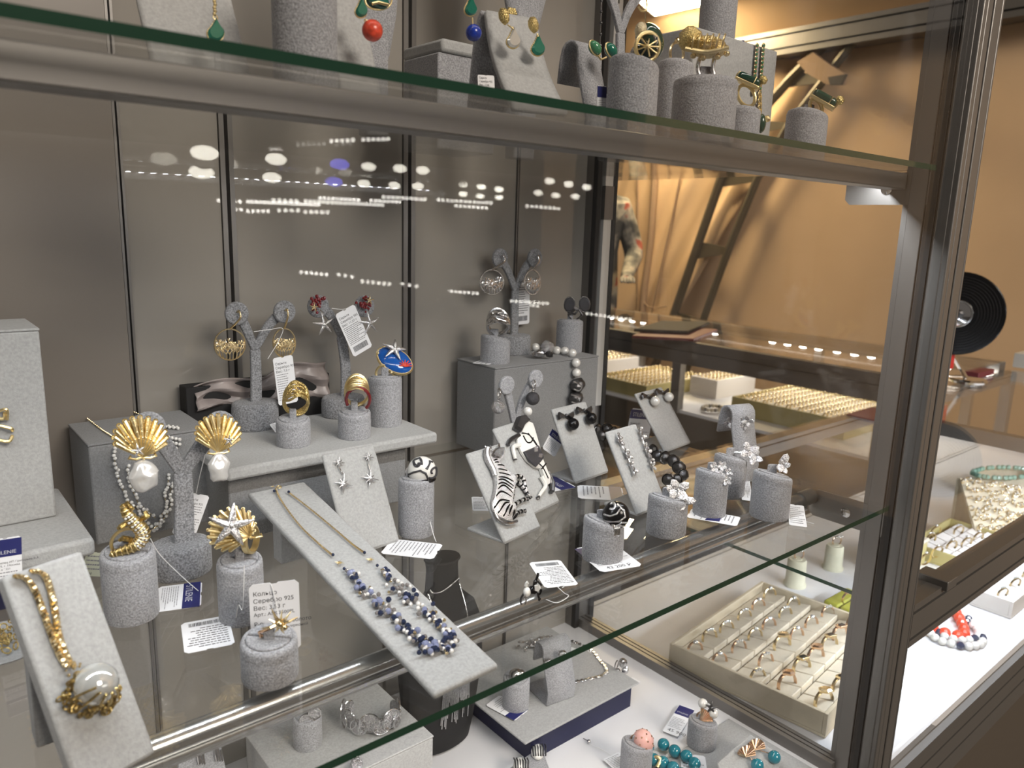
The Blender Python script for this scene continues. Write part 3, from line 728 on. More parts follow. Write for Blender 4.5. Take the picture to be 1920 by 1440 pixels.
# ---- blue oval ring
c, h, r, vd, u = STD['blue']; q = Q(c+UZ*(h+.010), -vdir(c)+UZ*1.0+u*.35)
e = jw('ring', c+UZ*h, 'large blue enamel oval ring with silver starfish and red coral', 'ring')
F = (q.u, q.v, q.n); o_ = q(740, 676)
MB().ball(o_, (36*q.m, 26*q.m, .007), 24, 12, (( q.u*.9-q.v*.42).normalized(), (q.v*.9+q.u*.42).normalized(), q.n)).build('enamel_dome', 'blue_enamel', e)
MB().lathe([(33*q.m, -.005), (37*q.m, -.002), (38.5*q.m, 0), (36*q.m, .0015)], o_, ((q.u*.9-q.v*.42).normalized(), (q.v*.9+q.u*.42).normalized(), q.n), 28, 1, .74).build('gold_rim', 'gold', e)
starfish(MB(), q(735, 664, .0085), q, 24, .3).build('starfish', 'pave_bright', e)
mb = MB()
for a in range(7):
    an = .2+a*.52; d = q.u*math.cos(an)+q.v*math.sin(an); o2 = q(757, 692, .0052); mb.tube([o2, o2+d*7*q.m+q.n*.0012, o2+d*13*q.m+q.u*.0005+q.n*.0014], [1.6*q.m, 1.4*q.m, .8*q.m], 5)
mb.build('coral_sprig', 'coral', e)
for px, py in ((708, 664), (766, 690), (733, 700), (722, 648)): MB().ball(q(px, py, .0015), 3.2*q.m, 8, 6).build('claw', 'gold', e)
MB().ring(c+UZ*(h+.003), -vdir(c), .0088, .0014, 24, 6).build('band', 'gold', e)
# ---- coral hoop earrings
def hoop(key, i, ctr, rx, ry, mat, label, grp):
    c, ends, m = YS[key]; q = Q(ends[i]+V((0, -.002, 0)), V((0, -1, 0))); e = jw('earring', ends[i], label, 'earring', grp)
    MB().tube([q(ctr[0]+rx*math.cos(2*math.pi*k/36), ctr[1]+ry*math.sin(2*math.pi*k/36)) for k in range(36)], 1.5*q.m, 6, True).build('hoop', mat, e)
    mb = MB(); rd = random.Random(i+len(key))
    def branch(x, y, a, L, d):
        x2 = x+L*math.cos(a); y2 = y-L*math.sin(a)
        if ((x2-ctr[0])/rx)**2+((y2-ctr[1])/ry)**2 > .98: return
        mb.tube([q(x, y), q((x+x2)/2+rd.uniform(-1, 1), (y+y2)/2), q(x2, y2)], [1.5*q.m, 1.3*q.m, .9*q.m], 5)
        if d > 0:
            for s in (-1, 1): branch(x2, y2, a+s*rd.uniform(.25, .7), L*rd.uniform(.65, .95), d-1)
    for k in range(7):
        x = ctr[0]+rx*(-.62+1.24*k/6); y = ctr[1]+ry*math.sqrt(max(0, 1-((x-ctr[0])/rx)**2))*.96; branch(x, y, math.pi/2+(ctr[0]-x)*.01, ry*.34, 4)
    mb.build('coral_branches', mat, e)
    E = ends[i]; top = q(ctr[0], ctr[1]-ry)
    MB().tube(arc([E+V((0, .004, 0)), E+V((0, -.002, .003)), E+V((0, -.004, -.004)), top]), 2.0*q.m, 6).build('hook', mat, e)
hoop('hoop', 0, (431, 646), 29, 29, 'gold_pale', 'round gold coral hoop earring with a full circular face', 'gold coral hoops')
hoop('hoop', 1, (533, 643), 21, 27, 'gold_pale', 'gold coral hoop earring turned narrow above a hanging tag', 'gold coral hoops')
hoop('silver', 0, (922, 529), 22, 23, 'silver', 'round silver coral hoop earring above the silver wire ring', 'silver coral hoops')
hoop('silver', 1, (998, 529), 15, 23, 'silver', 'silver coral hoop earring turned narrow beside a tag', 'silver coral hoops')
# ---- red coral starfish earrings
c, ends, m = YS['red']
for i, (pc, sc2, gs, lb) in enumerate((((592, 569), (605, 608), (585, 576), 'red coral earring with gold star and a free hanging silver starfish'), ((682, 569), (691, 606), (689, 563), 'red coral earring half hidden behind the large tilted tag'))):
    q = Q(ends[i]+V((0, -.003, 0)), V((0, -1, .1))); e = jw('earring', q(*pc), lb, 'earring', 'red coral earrings'); rd = random.Random(i); mb = MB()
    for k in range(26): mb.ball(q(pc[0]+rd.gauss(0, 6), pc[1]+rd.gauss(0, 6.5), rd.uniform(0, .002)), rd.uniform(2.2, 4)*q.m, 6, 5)
    mb.build('coral_cluster', 'red_enamel', e); starfish(MB(), q(gs[0], gs[1], .004), q, 10, .2, th=.17).build('gold_star', 'gold_pale', e)
    starfish(MB(), q(sc2[0], sc2[1], .002), q, 22, 1.75, th=.16).build('silver_starfish', 'pave_bright', e)
    MB().tube([q(pc[0]+8, pc[1]+12), q(sc2[0], sc2[1]-20, .002)], .0006, 5).build('link', 'silver', e)
# ---- ball earrings
c, ends, m = YS['balls']
for i, (pc, mat, lb) in enumerate((((934, 763), 'pave', 'sparkling silver ball earring on the slim stand'), ((999, 747), 'pave_dark', 'glittering black ball earring on the slim stand'))):
    q = Q(ends[i]+V((0, -.003, 0)), V((0, -1, 0))); e = jw('earring', q(*pc), lb, 'earring')
    MB().ball(q(*pc), 13*q.m, 18, 12).build('ball', mat, e)
    MB().ring(q(pc[0]+2, pc[1]-25), V((1, -.5, 0)), 10*q.m, 1.3*q.m, 20, 6).build('hook', 'silver', e)
    MB().tube([q(pc[0], pc[1]-13), q(pc[0]+2, pc[1]-17)], 2*q.m, 6).build('cap', 'silver', e)
# ---- star earrings on board
def B(key, off=.001):
    A, e, up, nn, wd, L = BD[key]; return Q(A+nn*off, nn)
q = B('star')
for s1, s2, lb in (((634, 868), (642, 908), 'silver double star drop earring at the left of its board'), ((689, 858), (692, 898), 'silver double star drop earring at the right of its board')):
    e = jw('earring', q(*s1), 'silver star drop earring nearest the bead necklace board' if s1[0] < 660 else 'silver star drop earring nearest the white ball ring stand', 'earring', 'silver star earrings')
    sparkstar(MB(), q(*s1, .002), q, 13, 9, .1).build('small_star', 'pave_bright', e); sparkstar(MB(), q(*s2, .002), q, 21, 12, .0).build('large_star', 'pave_bright', e)
    MB().tube([q(s1[0], s1[1]+8, .001), q(s2[0], s2[1]-18, .001)], .0006, 5).build('link', 'silver', e)
# ---- white enamel ball ring with black swirls
c, h, r, vd, u = STD['ball']; q = Q(c+UZ*(h+.008), -vdir(c)); o_ = q(791, 882); Rb = 27*q.m
e = jw('ring', c+UZ*h, 'white enamel ball ring with black curling lines', 'ring')
MB().ball(o_, (Rb, Rb, Rb*.9), 26, 16, (q.u, q.v, q.n)).build('enamel_ball', 'white_enamel', e)
def onball(px, py, k=1.0):
    d = (q(px, py)-o_)/Rb; x, y = d.dot(q.u), d.dot(q.v); l = math.hypot(x, y)
    if l > .97: x, y = x/l*.97, y/l*.97; l = .97
    return o_+(q.u*x+q.v*y+q.n*.9*math.sqrt(max(0, 1-l*l)))*Rb*k
def spiral(cx, cy, r0, r1, a0, a1, n=22): return [(cx+(r0+(r1-r0)*i/n)*math.cos(a0+(a1-a0)*i/n), cy+(r0+(r1-r0)*i/n)*math.sin(a0+(a1-a0)*i/n)) for i in range(n+1)]
for ln in (spiral(812, 880, 3, 12, 2.5, 8.6), spiral(782, 863, 4, 9, 0, 6.6), [(767, 886), (776, 879), (788, 875), (798, 880), (803, 893), (800, 900)], [(799, 873), (806, 862), (813, 862)], [(775, 896), (786, 901), (800, 901)]):
    MB().tube([onball(x, y, 1.005) for x, y in ln], 3.5*q.m, 6, flat=.6).build('black_line', 'pave_dark', e)
MB().lathe([(Rb*.72, 0), (Rb*.98, .002), (Rb*.92, .005)], o_-q.v*Rb*.80, (q.u, -q.n, q.v), 24).build('rim', 'black', e)
MB().ring(c+UZ*(h+.004), -vdir(c), .0088, .0013, 24, 6).build('band', 'silver', e)
# ---- black swirl ring
c, h, r, vd, u = STD['swirl']; q = Q(c+UZ*(h+.010)-vdir(c)*.004, -vdir(c)+UZ*.2); o_ = q(1155, 965); Rb = 26*q.m
e = jw('ring', c+UZ*h, 'black enamel dome ring with sparkling silver swirls', 'ring')
MB().ball(o_, (Rb, Rb, Rb*.9), 26, 16, (q.u, q.v, q.n)).build('enamel_dome', 'black', e)
for ln in (spiral(1148, 945, 2, 7, 3.5, 8.5), [(1157, 943), (1170, 955), (1172, 966), (1160, 974), (1142, 975), (1133, 974)], [(1133, 962), (1144, 964), (1156, 960), (1163, 951)], [(1140, 983), (1152, 984), (1166, 976), (1175, 978)], [(1150, 988), (1162, 982), (1172, 986)]):
    MB().tube([onball(x, y, 1.01) for x, y in ln], 2.6*q.m, 6, flat=.7).build('silver_swirl', 'pave_bright', e)
MB().band(o_-u*.004-UZ*.011, u*.6+vdir(c)*.3, .0092, .008, .0015).build('band', 'silver', e)
# ---- zebra brooch
q = B('zebra', .001); e = jw('brooch', q(930, 950), 'silver and black striped zebra brooch on its board', 'brooch')
Zx = lambda x, y: (860+x*200/1309, 810+y*220/1440)
OUT = [(310, 215), (345, 240), (390, 230), (440, 205), (500, 215), (540, 215), (505, 300), (460, 345), (480, 390), (560, 450), (640, 520), (700, 560), (680, 660), (672, 740), (655, 830), (640, 900), (690, 960), (690, 1060), (640, 1110), (560, 1085), (470, 1040), (400, 950), (388, 870), (410, 770), (430, 660), (420, 560), (385, 470), (320, 360), (300, 280)]
MB().prism([q(*Zx(*p)) for p in OUT], q.n, .0042, dome=.12).build('body', 'pave_bright', e)
STR = [((380, 375), (420, 355), (450, 352)), ((395, 395), (440, 385), (470, 395)), ((420, 425), (480, 420), (530, 430)), ((428, 470), (500, 475), (590, 500)), ((430, 515), (520, 525), (640, 560)), ((435, 570), (540, 575), (665, 640)), ((440, 610), (520, 600), (670, 700)), ((435, 665), (520, 640), (660, 735)), ((430, 735), (520, 670), (655, 790)), ((405, 830), (490, 745), (645, 830)), ((405, 950), (480, 850), (620, 870)), ((455, 1010), (530, 890), (600, 880)), ((520, 1050), (560, 950), (600, 890)), ((575, 1045), (600, 960), (630, 900)), ((625, 1060), (640, 1000), (650, 960)), ((640, 1085), (665, 1050), (690, 1010))]
for s3 in STR:
    ps = arc([q(*Zx(*p), .0034) for p in s3], 6); n = len(ps)
    MB().tube(ps, [(1.5+4.0*math.sin(math.pi*(i+.6)/(n+.2)))*q.m*.62*(1.0 if s3[0][1] > 560 else .85) for i in range(n)], 6, flat=.8).build('stripe', 'black', e)
for lg in (((660, 560), (730, 550), (780, 600), (800, 690), (830, 780)), ((650, 610), (730, 640), (780, 700), (820, 760), (870, 820)), ((640, 910), (700, 880), (770, 840), (830, 830)), ((660, 1050), (690, 1010), (740, 985), (800, 975))):
    ps = arc([q(*Zx(*p), .002) for p in lg], 4); n = len(ps); leg = MB().tube(ps, [(4.6-2.2*i/n)*q.m for i in range(n)], 8).build('leg', 'pave_bright', e)
    for i in range(2, n-4, 3): MB().tube([ps[i], ps[i+1]], 4.4*q.m, 8).build('leg_stripe', 'black', leg)
    MB().tube([ps[-3], ps[-1]], [2.5*q.m, 4.5*q.m], 8).build('hoof', 'dark_silver', leg)
MB().tube(arc([q(*Zx(*p), .003) for p in ((330, 210), (320, 290), (350, 380), (400, 480), (425, 560))], 5), [5.5*q.m]*20+[3*q.m], 8).build('mane', 'pave_bright', e)
MB().prism([q(*Zx(*p), .003) for p in ((385, 250), (440, 215), (530, 205), (505, 300), (470, 345), (390, 340), (360, 310))], q.n, .0035, dome=.25).build('head', 'silver', e)
for p1, p2 in (((320, 215), (300, 185)), ((370, 215), (365, 175)), ((470, 200), (470, 150))): MB().tube([q(*Zx(*p1), .003), q(*Zx(*p2), .003)], [3*q.m, .8*q.m], 6).build('ear', 'silver', e)
MB().tube(arc([q(*Zx(*p), .002) for p in ((420, 985), (470, 1080), (560, 1130), (640, 1125), (700, 1100))]), 3*q.m, 8).build('tail', 'silver', e)
# ---- white horse brooch
q = B('horse', .001); e = jw('brooch', q(985, 880), 'white enamel rearing horse brooch with black saddle on its board', 'brooch')
HB = [(985, 790), (996, 795), (1006, 830), (1016, 868), (1027, 895), (1032, 905), (1021, 912), (1010, 880), (1000, 878), (985, 865), (975, 850), (968, 835), (966, 818), (975, 812)]
MB().prism([q(*p) for p in HB], q.n, .0045, dome=.15).build('body', 'white_enamel', e)
MB().prism([q(*p) for p in ((960, 805), (968, 783), (980, 780), (990, 790), (978, 800), (972, 812))], q.n, .006, dome=.2).build('head', 'dark_silver', e)
MB().prism([q(*p, .003) for p in ((976, 850), (1004, 838), (1014, 862), (1000, 878), (986, 868))], q.n, .003, dome=.1).build('saddle', 'pave_dark', e)
for a, b in (((993, 852), (1000, 842)), ((1001, 862), (1009, 856))): MB().prism([q(a[0], a[1], .006), q((a[0]+b[0])/2-3, (a[1]+b[1])/2-4, .006), q(b[0], b[1], .006), q((a[0]+b[0])/2+3, (a[1]+b[1])/2+4, .006)], q.n, .001).build('saddle_leaf', 'pave', e)
for ln in (((973, 815), (985, 818), (996, 830), (1003, 842)), ((975, 820), (982, 832), (990, 832), (994, 824)), ((1004, 872), (1012, 880), (1022, 900)), ((1010, 882), (1018, 872)), ((984, 815), (1000, 838))): MB().tube(arc([q(*p, .0045) for p in ln]), 1.6*q.m, 6).build('outline', 'black', e)
for lg, mt in ((((970, 818), (955, 826), (950, 836)), 'dark_silver'), (((972, 836), (960, 840), (962, 856), (964, 864)), 'white_enamel'), (((1012, 895), (1020, 912), (1012, 925), (1006, 935)), 'white_enamel'), (((1026, 895), (1032, 912), (1030, 925)), 'dark_silver')):
    ps = arc([q(*p, .002) for p in lg], 4); n = len(ps); l = MB().tube(ps, [(5.5-3*i/n)*q.m for i in range(n)], 8).build('leg', mt, e)
    MB().tube([ps[-3], ps[-1]], [2.6*q.m, 4*q.m], 8).build('hoof', 'dark_silver', l)
MB().tube(arc([q(*p, .003) for p in ((1024, 885), (1032, 905), (1031, 925))]), [3*q.m]*6+[5*q.m]*6+[2*q.m], 8).build('tail', 'dark_silver', e)
MB().ball(q(987, 773, .002), 9.5*q.m, 14, 10).build('pearl', 'pearl', e)
# ---- bow + ball earrings, pearl + bow earrings
def bow(root, q, px, py, s, mat):
    mb = MB()
    for sx, sy in ((-1, -.3), (1, -.4)):
        a = q(px, py, .002); tip = q(px+sx*s, py+sy*s-3, .002); lo = q(px+sx*s*.9, py+s*.55, .002); mb.prism([a, tip, q(px+sx*s*1.15, py+sy*s*.2, .002), lo], q.n, .0035, dome=.25)
    mb.ball(q(px, py, .004), s*.28*q.m, 8, 6).build('bow', mat, root)
q = B('bow')
for i, (b1, b2) in enumerate((((1057, 781), (1067, 798)), ((1091, 771), (1101, 787)))):
    e = jw('earring', q(*b1), ('black ball bow earring nearer the white horse brooch', 'black ball bow earring nearer the leaf drop earrings')[i], 'earring', 'black ball bow earrings'); bow(e, q, b1[0], b1[1], 13, 'dark_silver')
    MB().ball(q(b2[0], b2[1], .006), 12*q.m, 12, 8).build('ball', 'black', e)
q = B('pearl')
for i, (b1, b2) in enumerate((((1211, 745), (1222, 756)), ((1238, 737), (1248, 748)))):
    e = jw('earring', q(*b1), ('pearl bow stud beside the standing navy topped tag', 'pearl bow stud farther from the standing navy topped tag')[i], 'earring', 'pearl bow earrings'); bow(e, q, b1[0], b1[1], 11, 'dark_silver')
    MB().ball(q(b2[0], b2[1], .006), 9.5*q.m, 14, 10).build('pearl', 'pearl', e)
# ---- leaf drop earrings
def petal(q, px, py, a, L, w, off=.002, lift=.3):
    d = q.u*math.cos(a)+q.v*math.sin(a); s = q.n.cross(d); c0 = q(px, py, off); L *= q.m; w *= q.m
    return [c0, c0+d*L*.35+s*w+q.n*L*lift*.5, c0+d*L*.75+s*w*.8+q.n*L*lift*.8, c0+d*L+q.n*L*lift, c0+d*L*.75-s*w*.8+q.n*L*lift*.8, c0+d*L*.35-s*w+q.n*L*lift*.5]
def flower(root, q, px, py, L, n=5, rot=0, mat='pave_leaf', w=.36, lift=.3, name='petal', off=.002):
    for k in range(n):
        MB().prism(petal(q, px, py, rot+2*math.pi*k/n, L, L*w, off, lift), q.n, .0012, dome=.25).build(name, mat, root)
    MB().ball(q(px, py, off+.001), L*.18*q.m, 8, 6).build('centre', 'silver', root)
q = B('leaf')
for i, ln in enumerate((((1157, 820), (1160, 829), (1170, 848), (1175, 856), (1180, 872), (1186, 885)), ((1197, 808), (1201, 820), (1207, 838), (1212, 850), (1217, 862), (1220, 875)))):
    e = jw('earring', q(*ln[0]), ('silver leaf drop earring with its leaves facing outward', 'silver leaf drop earring turned edge-on at the board rim')[i], 'earring', 'silver leaf drop earrings')
    for k, p in enumerate(ln): flower(e, q, p[0], p[1], 11 if k % 2 else 9, 3, k*1.3+i, name='leaf')
    MB().tube([q(*p, .0015) for p in ln], .0006, 5).build('stem', 'silver', e)
# ---- silver flower rings
def flowerring(key, ctr, label, spec, dn=(.3, .5), bandpx=None):
    c, h, r, vd, u = STD[key]; d = vdir(c); q = Q(c+UZ*(h+.008)-d*.003+u*.006, -d+UZ*dn[1]+u*dn[0]); e = jw('ring', c+UZ*h, label, 'ring')
    for (px, py, L, n, rot) in spec: flower(e, q, px, py, L, n, rot)
    p0 = q(ctr[0], ctr[1]); MB().tube(arc([c+UZ*h-u*.004, c+UZ*(h+.004), p0.lerp(c+UZ*h, .4)+UZ*.003, p0]), .0011, 7).build('shank', 'silver', e)
flowerring('fly1', (1270, 925), 'large silver leaf ring drooping over its low stand', [(1270, 920, 24, 4, .6), (1280, 940, 22, 3, 4.2), (1262, 925, 20, 2, 2.4)])
flowerring('fly2', (1350, 884), 'silver ring with a cluster of small flowers', [(1338, 878, 11, 5, .2), (1352, 875, 11, 5, .8), (1348, 893, 12, 5, 0), (1360, 902, 11, 5, .5), (1364, 886, 9, 4, 1)])
flowerring('fly3', (1405, 853), 'silver ring with round overlapping petals', [(1403, 848, 20, 4, .4), (1412, 858, 17, 4, 1.1)])
flowerring('fly4', (1464, 872), 'small silver butterfly ring with raised wings', [(1466, 870, 20, 2, 1.1), (1466, 876, 15, 4, .3)])
# ---- black bow ring on rear box
c, h, r, vd, u = STD['bow']; q = stand_plane('bow', .1, .008); e = jw('ring', c+UZ*h, 'blackened lattice bow ring with sparkling edges', 'ring')
for sx, cx in ((-1, 1068), (1, 1096)):
    MB().prism([q(cx+11*math.cos(a)+sx*1.5*math.sin(a), 571+14*math.sin(a), .001) for a in [k*.524 for k in range(12)]][::-1], q.n, .004, dome=.2).build('bow_loop', 'pave_dark', e)
    MB().tube([q(cx+10*math.cos(a), 570+14*math.sin(a), .003) for a in [k*.45 for k in range(14)]], 1.1*q.m, 5, True).build('sparkling_edge', 'pave', e)
for ps_ in (((1080, 578), (1066, 590), (1072, 598)), ((1084, 578), (1092, 590), (1080, 599)), ((1064, 584), (1078, 588), (1090, 574))): MB().tube([q(*p, .004) for p in ps_], [2*q.m, 2.6*q.m, 1.5*q.m], 6).build('ribbon', 'dark_silver', e)
MB().ball(q(1081, 578, .005), 4*q.m, 8, 6).build('knot', 'pave', e)
# ---- pearl bracelet with dark beads on rear box
A = V((0, 0, ZB)); e = jw('bracelet', Z(1080, 690, ZB), 'white pearl and black lattice bead bracelet hanging over the grey box', 'bracelet')
b0 = None
fy = .361-.006
pts = [Z(1004, 651, ZB+.005), Z(1044, 657, ZB+.005), Z(1059, 658, ZB+.005), Z(1073, 662, ZB+.005), Y(1080, 680, fy), Y(1081, 699, fy), ]
for P in pts:
    o = MB().ball((0, 0, 0), .0056, 16, 12).build('pearl', 'pearl', e, local=True) if b0 is None else None
    if b0 is None: b0 = o; o.location = P-ORG[e.name]
    else: dup(b0, e, P)
qq = Q(V((0, fy, 0)), V((0, -1, 0)))
for cx, cy in ((1082, 722), (1078, 746)):
    MB().ball(qq(cx, cy, .001), (14*qq.m, 13*qq.m, 12*qq.m), 12, 8, (qq.u, qq.v, qq.n), jit=.2, seed=cx).build('lattice_bead', 'dark_silver', e)
    MB().tube(arc([qq(cx-13, cy-8, .006), qq(cx-2, cy-2, .009), qq(cx-4, cy+8, .008), qq(cx-12, cy+6, .006)]), 1.5*qq.m, 6).build('sparkling_loop', 'pave', e)
e2 = jw('ring', Z(1020, 668, ZB), 'chunky silver lattice clasp ring lying beside the pearls', 'ring')
q = Q(Z(1018, 662, ZB+.008), -vdir(Z(1018, 662, ZB))+UZ*.3)
MB().ball(q(1010, 663), (12*q.m, 8*q.m, 8*q.m), 10, 8, (q.u, q.v, q.n), jit=.3, seed=3).build('clasp_knot', 'silver', e2); MB().ball(q(1026, 650), (12*q.m, 11*q.m, 8*q.m), 10, 8, (q.u, q.v, q.n), jit=.3, seed=5).build('lattice_cap', 'pave', e2)
MB().ball(q(1030, 664), (8*q.m, 7*q.m, 8*q.m), 8, 6, (q.u, q.v, q.n), jit=.3, seed=8).build('dark_knot', 'dark_silver', e2)
# ---- dark lattice bracelet on shelf
e = jw('bracelet', Z(1262, 885), 'dark lattice bead bracelet lying behind the leaf earring board', 'bracelet')
for i, (px, py, rr) in enumerate(((1224, 845, 10), (1232, 858, 11), (1246, 862, 12), (1262, 868, 12), (1272, 880, 12), (1280, 893, 11), (1270, 900, 10), (1252, 902, 11), (1150, 812, 10), (1128, 818, 10), (1138, 806, 10), (1120, 806, 9))):
    P = Z(px, py+8, .0); m = mpp(P); q = Q(P+UZ*rr*m, -vdir(P)); MB().ball(q.o, rr*m, 10, 7, jit=.12, seed=i).build('lattice_bead', 'dark_silver', e)
    MB().ring(q.o, q.n+q.u*(i % 3-1), rr*m, 1.3*q.m, 16, 5).build('bead_rim', 'black', e)
    if i % 3 == 2: MB().ring(q.o+q.n*rr*m*.5, q.n+q.u*.4, rr*m*.7, 1.3*q.m, 14, 5).build('sparkling_loop', 'pave', e)
# ---- leaf cuff on curled holder
G, h, ee, nn_, w_ = CU['leaf']; q = Q(G+UZ*(h-.004)-nn_*.004+nn_*.018, -vdir(G)); e = jw('earring', q(1387, 790), 'silver leaf spray earring clipped on the curled holder', 'earring')
for (px, py, L, n, rot) in ((1368, 790, 11, 4, .3), (1384, 788, 11, 4, .9), (1402, 788, 12, 4, .2), (1378, 800, 9, 3, .5), (1396, 797, 8, 3, 1)): flower(e, q, px, py, L, n, rot, name='leaf', off=.004)
MB().tube(arc([q(1362, 800), q(1375, 806), (q(1378, 822)), q(1390, 830)]), .0005, 5).build('wire', 'silver', e)
# ------------------------------------------------------------------ printed tags
def text_mesh(body, o, u, v, size, mat, parent, name='print', n=None):
    cu_ = bpy.data.curves.new(name, 'FONT'); cu_.body = body; cu_.size = size; cu_.space_line = .95; cu_.resolution_u = 2
    ob = bpy.data.objects.new(name, cu_); C.objects.link(ob); dg = bpy.context.evaluated_depsgraph_get()
    me = bpy.data.meshes.new_from_object(ob.evaluated_get(dg)); C.objects.unlink(ob); bpy.data.objects.remove(ob)
    o0 = ORG.get(parent.name, V())
    for vt in me.vertices: vt.co = o+u*vt.co.x+v*vt.co.y-o0
    me.materials.clear(); me.materials.append(MT[mat]); t = bpy.data.objects.new(name, me); C.objects.link(t); t.parent = parent; return t
def tag(TL, TR, BL, label, lines=None, head=0.0, brand=None, price=None, bars=6, mat='tag', barcode=False, string=None, seed=1):
    u = (TR-TL); w = u.length; u.normalize(); v0 = TL-BL; v0 = v0-u*v0.dot(u); h = v0.length; v = v0.normalized(); n = u.cross(v)
    o = T('price_tag', BL, label, 'price tag')
    f = 1 if n.dot(CAM-TL) > 0 else -1
    c = .08*min(w, h); P = lambda x, y, k=0.0: TL+u*(x*w)-v*(y*h)+n*f*k
    out = [P(0, c/h), P(c/w, 0), P(.42, 0), P(.45, .02), P(.55, .02), P(.58, 0), P(1-c/w, 0), P(1, c/h), P(1, 1-c/h), P(1-c/w, 1), P(c/w, 1), P(0, 1-c/h)]
    MB().prism(out, n*f, .0003).build('card', mat, o)
    e = .00045
    if head:
        MB().prism([P(.0, .03), P(1, .03), P(1, head), P(.0, head)], n*f, e).build('header', 'navy', o)
        if brand: text_mesh(brand, P(.10, head-.06, e+.0002), u, v, min(h*head*.55, w*.19), 'ink_white', o, 'brand_print')
    rd = random.Random(seed); y = head+.10
    if lines:
        for ln, sz in lines:
            if ln: text_mesh(ln, P(.07, y+sz*.8, e), u, v, h*sz, 'ink', o)
            y += sz*1.18
    mb = MB(); cnt = 0
    bars = int(bars*1.6); end = .80 if price else .92
    if barcode: end = .76
    step = (end-y)/max(1, bars)
    for k in range(bars):
        if step <= .02: break
        x1 = rd.uniform(.55, .92)
        x = .08
        while x < x1:
            l = rd.uniform(.04, .12); mb.quads(P(x, y+step*.25, e), P(min(x+l, .94), y+step*.25, e), P(min(x+l, .94), y+step*.55, e), P(x, y+step*.55, e)); x += l+.02
        y += step; cnt += 1
    if barcode:
        x = .14
        while x < .86:
            l = rd.choice((.008, .014, .02)); mb.quads(P(x, .80, e), P(x+l, .80, e), P(x+l, .92, e), P(x, .92, e)); x += l+rd.choice((.01, .016))
    if mb.v: mb.build('fine_print', 'ink' if barcode else 'ink_grey', o)
    if price: text_mesh(price, P(.20, .93, e), u, v, h*.13, 'ink', o, 'price_print')
    if string: MB().tube(arc(string), .00035, 5).build('string', 'string', o)
    return o
FL = lambda *q: [Z(a, b, .0012) for a, b in q]
def YP(y, *q): return [Y(a, b, y) for a, b in q]
c, h, r, vd, u = STD['coral']; q = Q(c+vdir(c)*(r+.004), -vdir(c))
tag(q(466, 1097), q(560, 1086), q(474, 1228), 'large white price tag standing behind the spiky gold ring', [('Кольцо', .085), ('Серебро 925', .085), ('Вес: 3,53 г', .085), ('Арт.: AN03500PL', .07), ('', .04), ('Р-р: -   Покр.: золото', .075), ('Вставки: кубич. цирконий', .055)], bars=3, string=[q(508, 1095, .001), q(514, 1112, .002), q(520, 1140, .004), q(524, 1160, .006)])
tag(*FL((441, 1208), (346, 1227), (437, 1152)), 'white price tag lying upside down on the glass before the shell ring', bars=6, barcode=True, string=[Z(441, 1170, .002), Z(447, 1135, .02), Z(455, 1140, .02), Z(458, 1060, .05)], seed=4)
tag(*FL((379, 1091), (377, 1137), (296, 1108)), 'navy topped price tag lying behind the crocodile ring stand', head=.42, brand='STILENIE', bars=5, string=[Z(372, 1108, .002), Z(340, 1080, .012), Z(300, 1040, .03), Z(282, 1010, .045)], seed=5)
c, en, m = YS['red']; yy = en[0].y-.006
tag(*YP(yy, (628, 590), (664, 570), (673, 664)), 'tilted white price tag hanging on the red coral earrings', [('Серьги', .07), ('Серебро 925', .07), ('Вес: 11,27 г', .07)], bars=7, barcode=True, string=YP(yy, (622, 578), (640, 580), (655, 578)), seed=6)
c, en, m = YS['hoop']; yy = en[0].y-.004
tag(*YP(yy, (511, 672), (548, 665), (526, 760)), 'narrow white price tag hanging below the narrow gold hoop', [('Серьги', .07), ('Серебро 925', .07), ('Вес: 7,0 г', .07)], bars=8, string=YP(yy, (476, 622), (505, 618), (530, 616), (522, 640), (502, 673)), seed=7)
c, en, m = YS['silver']; yy = c.y+.006
tag(*YP(yy, (966, 530), (993, 528), (962, 610)), 'white price tag hanging behind the silver hoop stand', bars=8, barcode=True, seed=8)
tag(*FL((831, 1021), (812, 1049), (735, 1012)), 'white price tag lying at the foot of the white ball ring stand', bars=8, string=[Z(818, 1016, .002), Z(812, 1000, .006), Z(795, 940, .03), Y(772, 902, .225)], seed=9)
tag(*FL((1076, 1029), (1150, 1018), (1096, 1079)), 'price tag reading 42 200 under the black swirl ring stand', head=.30, price='42 200 Р', bars=5, seed=10)
tag(*FL((1085, 1097), (1022, 1103), (1030, 1052)), 'white price tag lying behind the little horse rider charm', bars=8, barcode=True, string=[Z(1045, 1100, .001), Z(1058, 1112, .001), Z(1066, 1118, .002), Z(1045, 1130, .002), Z(1024, 1124, .001)], seed=11)
tag(*FL((1042, 893), (1082, 914), (1028, 952)), 'navy topped price tag lying beside the white horse board', head=.34, brand='STILENIE', price='00 Р', bars=5, seed=12)
tag(*YP(.275, (1036, 803), (1059, 821), (1031, 851)), 'navy topped price tag standing behind the black ball earring board', head=.34, brand='STILENIE', bars=5, seed=13)
tag(*FL((1166, 914), (1172, 939), (1083, 921)), 'price tag with navy end lying in front of the leaf earrings', head=.30, bars=4, seed=14)
tag(*YP(.330, (1184, 765), (1226, 769), (1186, 838)), 'navy topped price tag standing behind the pearl stud board', [('Владелец ИП', .06), ('Москва', .06), ('д. 35, оф. 221', .06)], head=.26, brand='STILENIE', price='0 Р', bars=3, seed=15)
tag(*FL((1297, 954), (1287, 970), (1376, 1000)), 'narrow white price strip lying between two flower ring stands', bars=7, head=0, seed=16)
